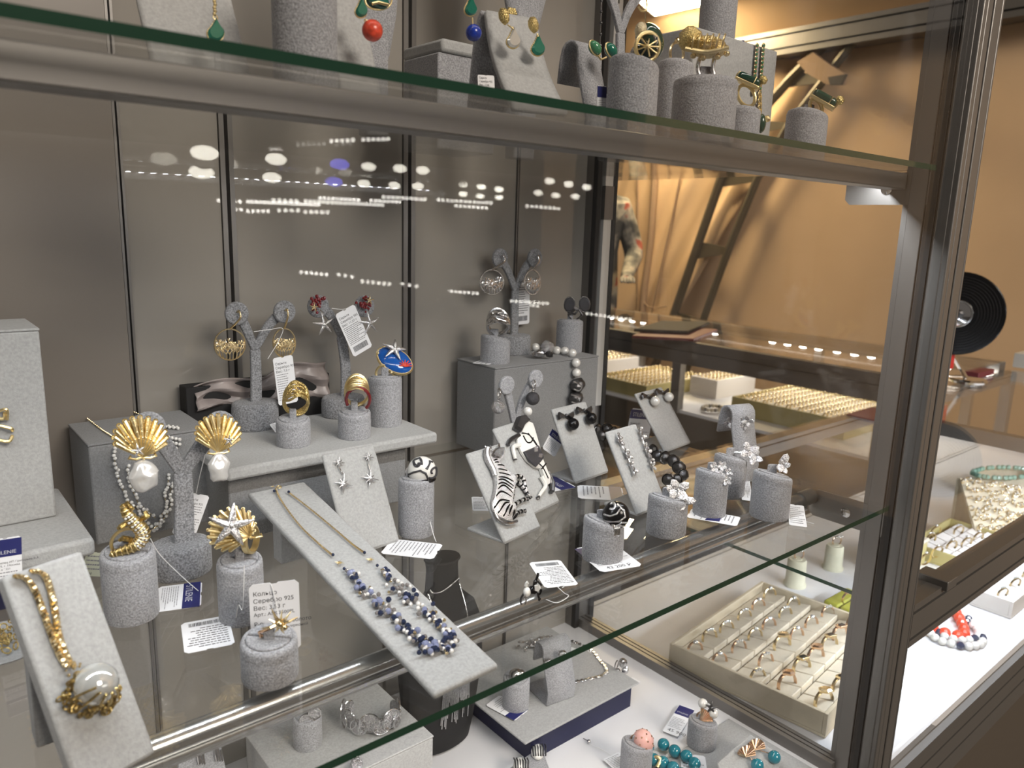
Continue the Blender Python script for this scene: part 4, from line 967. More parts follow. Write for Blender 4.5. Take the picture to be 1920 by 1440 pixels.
tag(*FL((1476, 945), (1507, 949), (1447, 980)), 'small white price tag beside the butterfly ring stand', bars=6, string=[Z(1490, 978, .001), Z(1505, 977, .001), Z(1526, 982, .001)], seed=17)
tag(*FL((1405, 898), (1412, 940), (1390, 930)), 'folded white price tag between the flower rings and butterfly ring', bars=4, seed=18)
tag(*YP(.256, (-22, 1013), (40, 1004), (-14, 1100)), 'navy topped price tag leaning on the slab of the tall block', [('Владелец ИП Григорьев В.А', .06), ('129075, г. Москва', .06), ('д. 35, оф221', .06)], head=.40, brand='STILENIE', bars=2, seed=19)
tag(*YP(.285, (163, 1034), (206, 1037), (168, 1080)), 'cream price tag reading 30 beside the crocodile ring stand', mat='tag_cream', price='   30', bars=3, seed=20)
tag(*FL((884, 932), (918, 932), (864, 958)), 'white price tag lying behind the zebra board', bars=5, seed=21)
tag(*[Z(a, b, ZP+k) for a, b, k in ((505, 796, .008), (538, 787, .008), (466, 826, .001))], 'grey price tag leaning against the low stand of the woven gold ring', bars=4, seed=22)
tag(*[Z(a, b, ZB+.001) for a, b in ((885, 681), (905, 674), (905, 688))], 'white price tag under the stand of the silver wire ring', bars=2, seed=23)
tag(*YP(.295, (350, 922), (393, 930), (358, 1006)), 'white price tag hanging behind the stem of the shell earring stand', [('Серьги', .08), ('Серебро 925', .07)], bars=7, string=YP(.292, (388, 840), (375, 890), (368, 924)), seed=24)
tag(*[Z(a, b, -H2+.0355) for a, b in ((991, 1332), (965, 1352), (935, 1305))], 'navy and white price tag under the ring stand on the navy box', head=.32, bars=5, seed=25)
tag(*[Z(a, b, -H2+.004) for a, b in ((1275, 1321), (1303, 1331), (1245, 1372))], 'price tag reading 45 900 beside the pearl fan ring', head=.34, brand='STILENIE', price='45 900 Р', bars=5, seed=26)
tag(*[Z(a, b, -H2+.004) for a, b in ((1130, 1424), (1160, 1410), (1140, 1450))], 'white price tag beside the pink studded ring stand', bars=5, string=[Z(1150, 1418, -H2+.004), Z(1130, 1405, -H2+.004), Z(1104, 1394, -H2+.004)], seed=27)
tag(*[Z(a, b, -H2+.004) for a, b in ((1275, 1412), (1322, 1418), (1278, 1455))], 'white price tag under the teal bead bracelet', bars=4, seed=28)
tag(*YP(.20, (1361, 84), (1395, 73), (1338, 160)), 'navy topped price tag hanging on the grey box of the upper shelf', head=.38, brand='STILENIE', bars=5, string=YP(.2, (1368, 90), (1372, 60), (1370, 0), (1369, -40)), seed=29)
tag(*YP(.112, (895, 140), (926, 142), (895, 168)), 'small white price tag behind the upper shelf edge below the drop earrings', [('Серьги', .20), ('Серебро 925', .2), ('Вес: 12,46', .2)], bars=0, seed=30)
tag(*YP(.1, (1120, 160), (1137, 162), (1130, 205)), 'small navy topped tag hanging from the curled green stud holder', head=.5, bars=3, seed=31)
tag(*[Z(a, b, -H2+.0365) for a, b in ((1055, 1208), (1085, 1218), (1065, 1248))], 'white price tag lying behind the curled holder on the navy box', bars=5, price='30 Р', seed=32)
c, h, r, vd, u = STD['fly2']
solo(MB().prism([Z(*q_, .0015) for q_ in ((1322, 975), (1328, 968), (1353, 968), (1349, 978))], UZ, .0004), 'navy_label', 'navy', 'navy label end peeking from under the clustered flower ring stand', 'label')

# ------------------------------------------------------------------ necklaces
# blue bead necklace on the long board
q = B('bead', .0012); e = jw('necklace', q(700, 1100), 'multi-strand necklace of blue, grey and pearl beads on a gold chain', 'necklace')
def chain(root, pts, r, mat, nm_='chain', k=8):
    ps = arc(pts, k); mb = MB(); 
    for i in range(0, len(ps)-1):
        d = ps[i+1]-ps[i]; mb.tube([ps[i]-d*.1, ps[i]+d*1.1], [r, r*.6], 5)
        mb.ball(ps[i], r*1.5, 6, 4)
    return mb.build(nm_, mat, root)
chain(e, [q(517, 918, .001), q(527, 940, .001), (q(560, 985, .001)), q(598, 1022, .001), q(623, 1043, .001)], .0006, 'gold_chain' if 'gold_chain' in MT else 'gold_pale', k=14)
chain(e, [q(541, 925, .001), q(580, 955, .001), q(625, 992, .001), q(660, 1022, .001), q(682, 1038, .001)], .0006, 'gold_pale', k=14)
MB().ring(q(523, 916, .0015), q.n, 6*q.m, 1.4*q.m, 16, 6).build('clasp_ring', 'gold', e)
sparkstar(MB(), q(511, 914, .001), q, 7, 4).build('clasp_star', 'gold', e)
for sx, sy in ((636, 1058), (694, 1052)): sparkstar(MB(), q(sx, sy, .0015), q, 11, 8).build('gold_star', 'gold', e)
mats = ['bead_blue', 'bead_navy', 'bead_grey', 'pearl', 'gold_pale', 'bead_navy', 'bead_grey', 'pearl', 'gold_pale', 'bead_grey', 'pearl']; proto = {}
rd = random.Random(3)
def bead(P, r, mat, root, F=None):
    k = (mat, root.name)
    if k not in proto:
        o = MB().ball((0, 0, 0), 1, 12 if mat == 'pearl' else 8, 8 if mat == 'pearl' else 6).build('bead', mat, root, sharp=1.2 if mat == 'pearl' else .3, local=True)
        proto[k] = o; o.location = P-ORG[root.name]
    else: o = dup(proto[k], root, P)
    o.scale = (r, r, r) if F is None else F; return o
for (sx, sy) in ((624, 1044), (514, 924), (541, 926), (683, 1040), (645, 1070), (707, 1064)): bead(q(sx, sy, .0018), 4*q.m, 'bead_navy', e)
strands = ([(653, 1075), (676, 1103), (700, 1128), (730, 1152), (757, 1180), (785, 1205), (808, 1218), (830, 1216)], [(716, 1070), (737, 1092), (760, 1116), (790, 1143), (815, 1166), (840, 1190), (846, 1205), (826, 1217)])
for st in strands:
    for i in range(len(st)-1):
        for k in range(20):
            t = (k+rd.random())/20; x = st[i][0]*(1-t)+st[i+1][0]*t; y = st[i][1]*(1-t)+st[i+1][1]*t
            sp = 13 if i > 0 else 7
            x += rd.gauss(0, sp*.55); y += rd.gauss(0, sp*.5); mt_ = rd.choice(mats); rr = {'bead_blue': 7, 'bead_navy': 6, 'bead_grey': 5, 'pearl': 4.8, 'gold_pale': 4}[mt_]*rd.uniform(.85, 1.15)*q.m
            bead(q(x, y, rr*.9+rd.uniform(0, .0012)), rr, mt_, e)
# crystal pendant
q = B('pend', .0012); e = jw('necklace', q(130, 1200), 'twisted gold chain with a large clear crystal ball pendant', 'necklace')
for k, pth in enumerate((((28, 1082), (45, 1085), (62, 1105), (78, 1145), (92, 1185), (108, 1225), (122, 1250)), ((58, 1072), (80, 1078), (92, 1105), (101, 1145), (108, 1190), (120, 1225), (130, 1248)))):
    ps = arc([q(*p, .0015) for p in pth], 14); n = len(ps)
    for ph in (0, 2.09, 4.19):
        MB().tube([ps[i]+(q.u*math.cos(i*.9+ph)+q.n*math.sin(i*.9+ph))*.0011 for i in range(n)], .0009, 5).build('chain_strand', 'gold_pale', e)
mb = MB(); rd = random.Random(5)
for k in range(18): mb.ball(q(128+rd.gauss(0, 10), 1252+rd.gauss(0, 7), .003+rd.random()*.003), rd.uniform(2.5, 4)*q.m, 7, 5)
mb.build('crown_bail', 'gold_pale', e)
o_ = q(162, 1290, .012); MB().ball(o_, 40*q.m, 28, 18).build('crystal_ball', 'crystal', e)
mb = MB()
for k in range(70):
    a = rd.uniform(0, 6.28); rr = rd.uniform(34, 54); P = q(160+rr*math.cos(a), 1305+rr*.75*math.sin(a), rd.uniform(.002, .010))
    mb.ring(P, V((rd.uniform(-1, 1), -1, rd.uniform(-1, 1))), rd.uniform(4, 8)*q.m, 1.9*q.m, 14, 5)
for a in range(5):
    an = 3.5+a*.6; mb.tube(arc([q(160+48*math.cos(an), 1305-40*math.sin(an), .006), q(160+34*math.cos(an), 1300-30*math.sin(an), .018), q(160+20*math.cos(an), 1298-18*math.sin(an), .024)]), 2.4*q.m, 6)
mb.build('filigree_setting', 'gold_antique', e)
# seed pearl necklace over the pearl box
fy = .3555; e = jw('necklace', Y(270, 900, fy), 'seed pearl necklace draped over the grey velvet box', 'necklace')
q = Q(V((-.62, fy, .05)), V((0, -1, 0)))
chain(e, [Z(164, 785, ZQ+.001), Z(190, 805, ZQ+.001), Z(210, 818, ZQ+.001), q(222, 834)], .0006, 'gold_pale', k=10)
chain(e, [Z(250, 772, ZQ+.001), Z(280, 785, ZQ+.001), Z(300, 793, ZQ+.001)], .0006, 'gold_pale', k=8)
rd = random.Random(11); paths = [[(214, 838), (213, 860), (220, 880), (222, 900), (230, 918), (238, 935), (256, 950), (266, 968), (285, 985), (300, 978)], [(238, 872), (240, 895), (248, 918), (258, 942), (274, 955), (290, 970)], [(315, 890), (314, 912), (308, 930), (312, 950), (302, 965), (296, 985), (280, 995)], [(322, 905), (318, 925), (320, 945), (310, 968), (288, 990)]]
for pth in paths:
    for i in range(len(pth)-1):
        for k in (0, .33, .66):
            x = pth[i][0]+(pth[i+1][0]-pth[i][0])*k+rd.uniform(-2.5, 2.5); y = pth[i][1]+(pth[i+1][1]-pth[i][1])*k+rd.uniform(-2, 2); bead(q(x, y, rd.uniform(.001, .004)), 3.4*q.m, 'pearl', e)
    MB().tube([q(x, y, .0012) for x, y in pth], .0004, 5).build('wire', 'gold_pale', e)
for k in range(6):
    for j in range(5-k//2): bead(Z(300+j*8+k*2, 797+k*2+j, ZQ+.002) if k < 2 else q(314+j*7, 800+k*9+j*1.5, .003), 3.4*q.m, 'pearl', e)
# gold earring on the tall block + plate of gold chains
q = Q(V((-.74, .3215, .1)), V((0, -1, 0))); e = jw('earring', q(8, 790), 'gold leaf earring pinned to the tall grey block', 'earring')
for a, b, d in (((-6, 770), (10, 765), (12, 785)), ((-8, 795), (18, 800), (22, 806)), ((-8, 822), (14, 824), (22, 815)), ((-10, 780), (4, 782), (8, 772))): MB().tube(arc([q(*a, .003), q(*b, .006), q(*d, .003)]), 3.2*q.m, 6).build('leaf', 'gold', e)
pm('green_dark', (.012, .055, .035), .1, coat=.6)
pm('gold_pave', (.85, .74, .50), .3, 1, bump=1.0, bscale=1500)
G = Z(2, 1215, 0.0); pl = T('jewellery_plate', G, 'white round plate heaped with gold chains behind the pendant board', 'plate')
MB().lathe([(.020, 0), (.026, .0015), (.029, .004), (.0285, .0045), (.024, .0025)], G, n=36).build('dish', 'suede', pl)
e = jw('necklace', G+UZ*.003, 'tangled gold chain heaped on the white plate', 'necklace'); rd = random.Random(2); mb = MB()
for k in range(60): mb.ring(G+V((rd.gauss(0, .010), rd.gauss(0, .008), .004+rd.random()*.006)), V((rd.uniform(-1, 1), rd.uniform(-1, 1), rd.uniform(-.5, 1))), rd.uniform(.0012, .0026), .0005, 10, 5)
mb.build('chain_links', 'gold_matte', e)
# little rider charm
q = Q(Z(1000, 1132, 0)+UZ*.001, -vdir(Z(1000, 1132, 0))); e = jw('charm', q(1000, 1128), 'tiny black and white horse and rider charm standing on the glass', 'charm')
K = lambda x, y: (940+x/8, 1020+y/8)
MB().ball(q(*K(385, 710), .001), (7.5*q.m, 9*q.m, .004), 14, 10, (q.u, q.v, q.n)).build('rump', 'white_enamel', e)
MB().ball(q(*K(470, 700), -.001), (10*q.m, 8.5*q.m, .0035), 12, 8, (q.u, q.v, q.n)).build('saddle', 'black', e)
MB().prism([q(*K(*p), -.001) for p in ((490, 600), (560, 590), (590, 660), (560, 710), (500, 690))], q.n, .003, dome=.2).build('chest', 'white_enamel', e)
MB().tube(arc([q(*K(*p)) for p in ((500, 620), (520, 540), (545, 480), (552, 440))]), [4*q.m]*6+[2.5*q.m]*13, 8).build('rider', 'black', e)
MB().ball(q(*K(548, 450), .001), 2.6*q.m, 8, 6).build('rider_head', 'black', e)
MB().tube([q(*K(540, 540), .002), q(*K(605, 600), .002)], 2*q.m, 6).build('arm', 'black', e)
MB().tube(arc([q(*K(*p), -.001) for p in ((370, 640), (380, 600), (400, 585))]), 3.5*q.m, 7).build('pillion_bag', 'white_enamel', e)
for lg, mt in ((((340, 740), (300, 800), (290, 860), (300, 905)), 'dark_silver'), (((400, 760), (350, 800), (370, 850), (350, 905)), 'silver'), (((540, 700), (600, 690), (570, 760)), 'black'), (((545, 740), (560, 800), (580, 820), (560, 845)), 'black')):
    MB().tube(arc([q(*K(*p)) for p in lg], 4), 2.1*q.m, 6).build('leg', mt, e)
# ------------------------------------------------------------------ upper shelf pieces
def ublock(x0, x1, pyt, y, label, mat='suede', dy=.03, pyb=None, tilt=0, name='display_board'):
    a = Y(x0, pyt, y); b = Y(x1, pyt, y); zt = max(a.z, b.z); o = T(name, V(((a.x+b.x)/2, y, HT)), label, 'display board')
    if tilt: MB().add([V((a.x, y-.0, HT)), V((b.x, y, HT)), V((b.x, y+tilt, zt)), V((a.x, y+tilt, zt)), V((a.x, y+.006, HT)), V((b.x, y+.006, HT)), V((b.x, y+tilt+.006, zt)), V((a.x, y+tilt+.006, zt))], [(0, 1, 2, 3), (7, 6, 5, 4), (0, 4, 5, 1), (1, 5, 6, 2), (2, 6, 7, 3), (3, 7, 4, 0)]).build('face_board', mat, o, bevel=.002)
    else: MB().box((a.x, y, HT), (b.x, y+dy, zt)).build('body', mat, o, bevel=.003)
    return o, a.x, b.x, zt
def drop(root, q, px, py, L, w, mat='green_enamel'):
    L *= 1.15; w *= 1.2; K0 = [(px, py-L), (px+w*.5, py-L*.45), (px+w, py), (px+w*.75, py+w*.8), (px, py+w*1.15), (px-w*.75, py+w*.8), (px-w, py), (px-w*.5, py-L*.45)]
    sm_ = arc([V((a_, b_, 0)) for a_, b_ in K0+[K0[0]]], 4)[:-1]; pts = [(v_.x, v_.y) for v_ in sm_]
    MB().prism([q(*p, .001) for p in pts][::-1], q.n, .0025, dome=.2).build('stone_drop', mat, root)
    mb = MB(); ps = [q(*p, .001) for p in pts]
    for P in ps: mb.ball(P, 1.9*q.m, 6, 5)
    mb.build('gold_beading', 'gold', root)
o, *_ = ublock(285, 478, -40, .16, 'warm grey upright board holding one green drop earring on upper shelf', tilt=.04)
q = Q(V((-.62, .155, .40)), V((0, -1, .3))); e = jw('earring', q(402, 30), 'gold chain earring with a green enamel drop above the shelf edge', 'earring'); drop(e, q, 403, 62, 22, 13)
mb = MB()
for k in range(7): mb.ball(q(400+(k % 2), -6+k*6, .002), 3.6*q.m, 8, 6)
mb.build('gold_beads', 'gold', e); MB().ring(q(402, 36, .002), q.n, 4*q.m, 1.2*q.m, 14, 5).build('loop', 'gold', e)
o = T('display_bust', Y(598, 130, .10), 'smooth grey velvet pillar on the upper shelf', 'display bust'); a = Y(542, 100, .10); b = Y(655, 110, .10); r = (b.x-a.x)/2
MB().lathe([(r*.98, 0), (r, .003), (r, .075), (r*.96, .082), (r*.8, .088), (r*.3, .09)], V(((a.x+b.x)/2, .10+r, HT)), n=32).build('body', 'velvet', o, sharp=1.2)
def bustu(x0, x1, pyb, y, label, low=None):
    a = Y(x0, 20, y); b = Y(x1, 20, y); w = b.x-a.x; cx = (a.x+b.x)/2; zb = Y((x0+x1)/2, pyb, y).z if low is None else HT
    o = T('necklace_bust', V((cx, y, HT)), label, 'necklace bust')
    MB().lathe([(w*.16, 0), (w*.30, .02), (w*.42, .05), (w*.48, .085), (w*.50, .12), (w*.42, .16), (w*.24, .19), (w*.20, .22)], V((cx, y+.02, zb)), n=32, sy=.35).build('torso', 'velvet', o, sharp=1.2)
    MB().box((cx-w*.2, y+.012, HT), (cx+w*.2, y+.028, max(zb+.03, HT+.02))).build('foot', 'velvet', o, bevel=.002)
bustu(668, 775, 140, .24, 'tall grey necklace bust behind the coral ball earring')
bustu(955, 1056, 70, .30, 'rounded grey necklace bust behind the two green drop earrings')
o, *_ = ublock(640, 722, -40, .12, 'warm grey leaning board with the coral ball earring', tilt=.03)
q = Q(V((-.55, .115, .40)), V((0, -1, .2))); e = jw('earring', q(690, 40), 'green drop earring with a large coral red ball', 'earring'); drop(e, q, 675, 22, 22, 9)
MB().ball(q(692, 62, .004), 19.5*q.m, 20, 14).build('coral_ball', 'coral', e); MB().ring(q(683, 42, .002), q.n, 3*q.m, 1.2*q.m, 12, 5).build('loop', 'gold', e)
q = Q(V((-.5, .20, .42)), V((0, -1, .1))); e = jw('brooch', q(710, 5), 'oval green and gold brooch on the tall grey bust', 'brooch')
MB().ball(q(708, 2), (24*q.m, 16*q.m, .006), 18, 10, (q.u, q.v, q.n)).build('enamel_oval', 'green_enamel', e); MB().tube([q(708+25*math.cos(k*.3), 2+17*math.sin(k*.3), .001) for k in range(21)], 2*q.m, 6, True).build('gold_rim', 'gold', e)
MB().tube([q(690, 12, .006), q(700, 10, .007), q(720, 14, .006)], 3*q.m, 6).build('gold_bar', 'gold', e)
q = Q(V((-.42, .13, .40)), V((0, -1, 0))); e = jw('earring', q(881, 20), 'green drop earring with a deep blue ball', 'earring'); drop(e, q, 880, 18, 24, 9); MB().ball(q(883, 63, .003), 14.5*q.m, 20, 14).build('lapis_ball', 'lapis', e); MB().tube([q(882, 34, .002), q(883, 49, .002)], 1.4*q.m, 6).build('link', 'gold', e)
# curved board with two drops
P0, P1 = Y(962, 205, .105), Y(1062, 215, .105); zt = Y(912, 22, .16).z; t0, t1 = Y(910, 22, .155), Y(1004, 38, .155)
o = T('display_board', (P0+P1)/2, 'pale curved board with two green drop earrings behind the shelf edge', 'display board')
prof = [0, .25, .5, .75, .93, 1.0]; 
def cb(s, t):
    a = P0.lerp(P1, s); b = t0.lerp(t1, s); P = a.lerp(b, t); P.y += .006*math.sin(math.pi*t); return P
MB().grid(cb, 8, 12).build('face_board', 'suede', o, thick=.004)
MB().grid(lambda s, t: t0.lerp(t1, s)+V((0, .004+.016*t, -(min(t0.z, t1.z)-HT-.004)*t*t)), 6, 10).build('back_strip', 'velvet', o, thick=.004)
q = Q((t0+P1)/2+V((0, -.006, 0)), V((0, -1, .25)))
for (x1, y1, x2, y2, mt, lb) in ((943, 42, 960, 78, 'crystal', 'gold earring with a mirror bright drop on the curved board'), (998, 58, 1006, 92, 'green_enamel', 'gold earring with a dark green drop on the curved board')):
    e = jw('earring', q(x1, y1), lb, 'earring'); MB().ball(q(x1-3, y1-8, .003), (9*q.m, 15*q.m, .004), 14, 10, (q.u*.93+q.v*.36, q.v*.93-q.u*.36, q.n), jit=.12, seed=5).build('gold_petal', 'gold_matte', e); drop(e, q, x2, y2, 22, 10, mt)
    MB().tube([q(x1+4, y1+8, .003), q(x2-2, y2-20, .003)], 1.4*q.m, 6).build('link', 'gold', e)
e = jw('earring', Y(957, 20, .22), 'small gold petal stud on the rounded grey bust', 'earring'); q2 = Q(V((0, .225, .4)), V((0, -1, 0))); MB().prism([q2(*p) for p in ((948, 26), (952, 14), (964, 16), (968, 28), (958, 32))], q2.n, .003, dome=.25).build('gold_petal', 'gold_matte', e); MB().tube([q2(960, 20, .002), q2(960, 20, -.006)], .0006, 5).build('post', 'gold', e)
a, b = Y(822, 110, .30), Y(930, 130, .30)
dbox((a.x, .30, HT), (b.x, .36, Y(870, 106, .30).z), 'square grey box behind the curved board on upper shelf', 'velvet')
z0 = Y(870, 106, .30).z; slab((a.x+.002, .297, z0+.0002), (b.x-.004, .365, z0+.012), 'small grey pad lying on the square box of the upper shelf')
# green studs on the curled holder
q = Q(V((-.33, .142, .42)), V((0, -1, .2)))
for px, py, mt, lb in ((1112, 92, 'green_stone', 'round bright green stud with gold bar on the curled holder'), (1142, 96, 'green_enamel', 'oval dark green stud on the curled holder')):
    e = jw('earring', q(px, py), lb, 'earring'); F = ((q.u*.8-q.v*.6), (q.v*.8+q.u*.6), q.n); MB().ball(q(px, py, .002), (15*q.m, 11*q.m, .005), 16, 10, F).build('stone', mt, e)
    MB().tube([q(px, py, .002)+F[0]*math.cos(k*.35)*15.5*q.m+F[1]*math.sin(k*.35)*11.5*q.m for k in range(18)], 1.6*q.m, 6, True).build('gold_rim', 'gold', e)
    MB().tube([q(px+4, py+12, .002), q(px+10, py+22, .003), q(px+20, py+18, .003)], 2*q.m, 6).build('gold_leaf', 'gold', e)
# domed ring
c, h, r, vd, u = STD['frog']; q = Q(c+UZ*(h+.012), -vdir(c)); e = jw('ring', c+UZ*h, 'gold ring with a striped green and black dome', 'ring')
MB().ball(q(1218, 78), (26*q.m, 34*q.m, .015), 20, 14, ((q.u*.9+q.v*.4), (q.v*.9-q.u*.4), q.n)).build('dome', 'green_dark', e)
for k in range(4): MB().tube(arc([q(1205+k*8, 52+k*3, .010), q(1222+k*3, 75+k*4, .0145), q(1232-k*3, 100-k, .010)]), 1.3*q.m, 5).build('silver_stripe', 'pave', e)
MB().ball(q(1202, 64, .010), (12*q.m, 15*q.m, .006), 12, 8, (q.u, q.v, q.n), jit=.15).build('pave_cap', 'gold_pave', e)
mb = MB().ring(q(1213, 96, .014), q.n+q.u*.5-q.v*.2, 24*q.m, 3.6*q.m, 24, 8)
for k in range(9): a = k*.7; mb.tube([q(1213, 96, .016), q(1213+22*math.cos(a), 96+18*math.sin(a), .014)], 1.6*q.m, 5)
mb.build('gold_lattice', 'gold', e); MB().ring(q(1196, 108, 0), q.u*.7+q.n*.5, .0075, .0014, 22, 6).build('band', 'silver', e)
# turtle ring
c, h, r, vd, u = STD['crab']; q = Q(c+UZ*(h+.014)-vdir(c)*.004, -vdir(c)); e = jw('ring', c+UZ*h, 'large ornate gold turtle ring with lattice shell', 'ring')
MB().ball(q(1326, 88), (38*q.m, 19*q.m, .015), 22, 12, ((q.u*.98-q.v*.15), (q.v*.98+q.u*.15), q.n), jit=.1, seed=4).build('shell', 'gold_matte', e)
mb = MB()
for k in range(6): x = 1300+k*11; mb.tube(arc([q(x-3, 102, .014), q(x, 84, .016), q(x+4, 70, .010)]), 2.0*q.m, 5)
mb.tube(arc([q(1286, 98, .012), q(1325, 106, .016), q(1364, 96, .012)]), 4.2*q.m, 8).build('lattice', 'gold', e)
MB().ball(q(1294, 74, .002), (22*q.m, 22*q.m, .012), 14, 10, jit=.15, seed=6, F=(q.u, q.v, q.n)).build('head', 'gold_matte', e)
for px, py in ((1300, 108), (1345, 110), (1362, 104), (1318, 112)): MB().ball(q(px, py, .006), (6*q.m, 5*q.m, .004), 8, 6, (q.u, q.v, q.n)).build('foot', 'gold', e)
for px in (1312, 1340): MB().tube(arc([q(px, 108, .002), q(px-4, 128, .002), q(px, 146, .001)]), 4*q.m, 8).build('shank', 'silver', e)
# rear small ring, ribbon ring, emerald ring
c, h, r, vd, u = STD['rear']; e = jw('ring', c+UZ*h, 'thin gold ring half hidden behind the gold turtle ring', 'ring'); MB().ring(c+UZ*(h+.008), -vdir(c)+u, .0095, .0013, 26, 6).build('band', 'gold_pale', e); MB().ball(c+UZ*(h+.019), .003, 8, 6).build('stone', 'gold_pale', e)
def emerald(key, ctr, label, a=-.5, s=1.0):
    c, h, r, vd, u = STD[key]; q = Q(c+UZ*(h+.014), -vdir(c)); e = jw('ring', c+UZ*h, label, 'ring')
    d = q.u*math.cos(a)+q.v*math.sin(a); w = q.n.cross(d); P = q(*ctr)
    MB().obox(P, d, w, q.n, 46*s*q.m, 17*s*q.m, .013).build('green_stone', 'green_dark', e, bevel=.003)
    mb = MB().obox(P+d*12*s*q.m, d, w, q.n, 2*q.m, 18*s*q.m, .0135).obox(P-w*8*s*q.m, d, w, q.n, 50*s*q.m, 6*q.m, .014)
    for k in (-1, 1): mb.tube([P+d*k*23*s*q.m-w*9*s*q.m, P+d*k*25*s*q.m, P+d*k*22*s*q.m+w*8*s*q.m], 2.6*q.m, 6)
    mb.build('gold_mount', 'gold', e, bevel=.0006)
    MB().ball(P+d*25*s*q.m+w*10*q.m, 8*s*q.m, 10, 8, jit=.4, seed=2).build('gold_flower', 'gold_matte', e)
    cc = (P+c+UZ*h)/2; rr = (P-(c+UZ*h)).length*.62
    MB().tube([cc+(d*math.cos(a)+UZ*math.sin(a))*rr*.55*(1.0 if True else 1)-UZ*.001 for a in [k*2*math.pi/24 for k in range(24)]], 3.4*q.m, 8, True).build('shank', 'gold', e)
emerald('emerald', (1546, 185), 'gold ring with a long dark green stone at the end of upper shelf', -.55)
emerald('ribbon', (1404, 150), 'gold and green bar ring beside the gold turtle ring', -.45, .95)
# grey box with chains at the right of the upper shelf
a, b = Y(1300, 100, .17), Y(1458, 100, .17); zt = Y(1458, 96, .17).z
dbox((a.x, .17, HT), (b.x, .235, zt), 'plain grey box hung with a gold chain bracelet on upper shelf', 'suede')
G = V(((a.x+b.x)/2-.004, .195, zt+.0002)); rr = 34*mpp(G); o = T('ring_stand', G, 'grey ring stand standing on top of the grey box', 'ring stand', 'grey velvet ring stands'); MB().lathe([(rr*.97, 0), (rr, .0015), (rr, .045), (rr*.97, .052), (rr*.8, .055)], G, n=30).build('body', 'velvet', o, sharp=1.2); MB().lathe([(rr*.7, 0), (rr*.66, .001)], G+UZ*.0548, n=24).build('cap_pad', 'velvet', o)
q = Q(V((0, .1685, .4)), V((0, -1, 0))); e = jw('bracelet', q(1425, 150), 'gold chain bracelet with green stones hanging on the grey box', 'bracelet')
mb = MB(); gb = MB()
for k in range(12):
    for x in (1418, 1430): mb.ring(q(x-k*.6, 86+k*8, .001), q.n, 3.6*q.m, 1.3*q.m, 10, 5); gb.ball(q(x-k*.6, 86+k*8, .001), 2.6*q.m, 7, 5)
mb.build('links', 'gold_pale', e); gb.build('green_beads', 'green_stone', e)
mb = MB()
for k in range(7): mb.ring(q(1421+(k % 2)*2, 178+k*6, .002), q.n+q.u*(k % 2), 4*q.m, 1.7*q.m, 10, 5)
mb.build('gold_links', 'gold', e); MB().ball(q(1421, 232, .004), (9*q.m, 17*q.m, .005), 12, 8, (q.u, q.v, q.n)).build('green_drop', 'green_dark', e); MB().ball(q(1425, 224, .008), 6*q.m, 8, 6, jit=.4).build('gold_leaf', 'gold', e)
c, en, m = YS['top']; q = Q(en[1]+V((0, -.004, 0)), V((0, -1, 0))); e = jw('earring', q(1208, 5), 'gold hook earring on the upper Y shaped stand', 'earring'); MB().tube(arc([q(1197, 12), q(1202, 20), q(1212, 18), q(1212, 0), q(1208, -20)]), 2*q.m, 6).build('hook', 'gold', e); MB().tube([q(1210, 22), q(1210, 44)], 1*q.m, 5).build('chain', 'gold_pale', e); MB().ball(q(1210, 47), 4*q.m, 8, 6).build('bead', 'gold_matte', e)
e = jw('necklace', Y(1126, 40, .40), 'thin silver bead chain hanging before the rear post', 'necklace'); q = Q(V((0, .41, .5)), V((0, -1, 0))); mb = MB()
for k in range(8): mb.ball(q(1128-k*.5, -20+k*21), 3.2*q.m, 8, 6)
mb.build('beads', 'dark_silver', e); MB().tube([q(1129, -40), q(1124, 136)], .8*q.m, 5).build('chain', 'silver', e)
# ------------------------------------------------------------------ cabinet floor pieces
FZ0 = -H2
# navy box with grey tray
o = T('gift_box', (-.19, .31, FZ0), 'navy gift box lid under the grey tray on the cabinet floor', 'gift box')
rbox((-.272, .245, FZ0), (-.100, .400, FZ0+.031), 'body', 'navy_card', o, .001)
solo(MB().box((-.285, .240, FZ0+.0312), (-.092, .415, FZ0+.034)), 'display_mat', 'suede', 'grey velvet mat lying on the navy gift box', 'mat', bevel=.001)
zt = FZ0+.034; HN = lambda px, py, k=.0: Z(px, py, zt+k)
# heart chain
e = jw('necklace', HN(1150, 1240), 'silver heart link necklace spread in a loop on the grey mat', 'necklace')
path = arc([HN(*p) for p in ((975, 1205), (1000, 1203), (1020, 1195), (1050, 1198), (1080, 1206), (1108, 1220), (1125, 1240), (1138, 1258), (1128, 1268), (1105, 1274), (1078, 1280), (1068, 1284))], 4)
h0 = None
for i, P in enumerate(path):
    if h0 is None:
        s = .0030; h0 = MB().prism([V((s*x, s*y, 0)) for x, y in ((0, -1.1), (.9, -.2), (1, .5), (.55, .9), (0, .55), (-.55, .9), (-1, .5), (-.9, -.2))], UZ, .002, dome=.3).build('heart_link', 'silver', e, local=True); h0.location = P-ORG[e.name]
    else: dup(h0, e, P).rotation_euler = (0, 0, i*1.1)
e = jw('bracelet', HN(1000, 1215), 'heap of silver link chain beside the heart necklace', 'bracelet'); rd = random.Random(9); mb = MB()
for k in range(40): mb.ring(HN(1005+rd.gauss(0, 14), 1212+rd.gauss(0, 6), .002+rd.random()*.004), V((rd.uniform(-1, 1), rd.uniform(-1, 1), rd.uniform(0, 1))), .0022, .0006, 10, 5)
mb.build('links', 'silver', e)
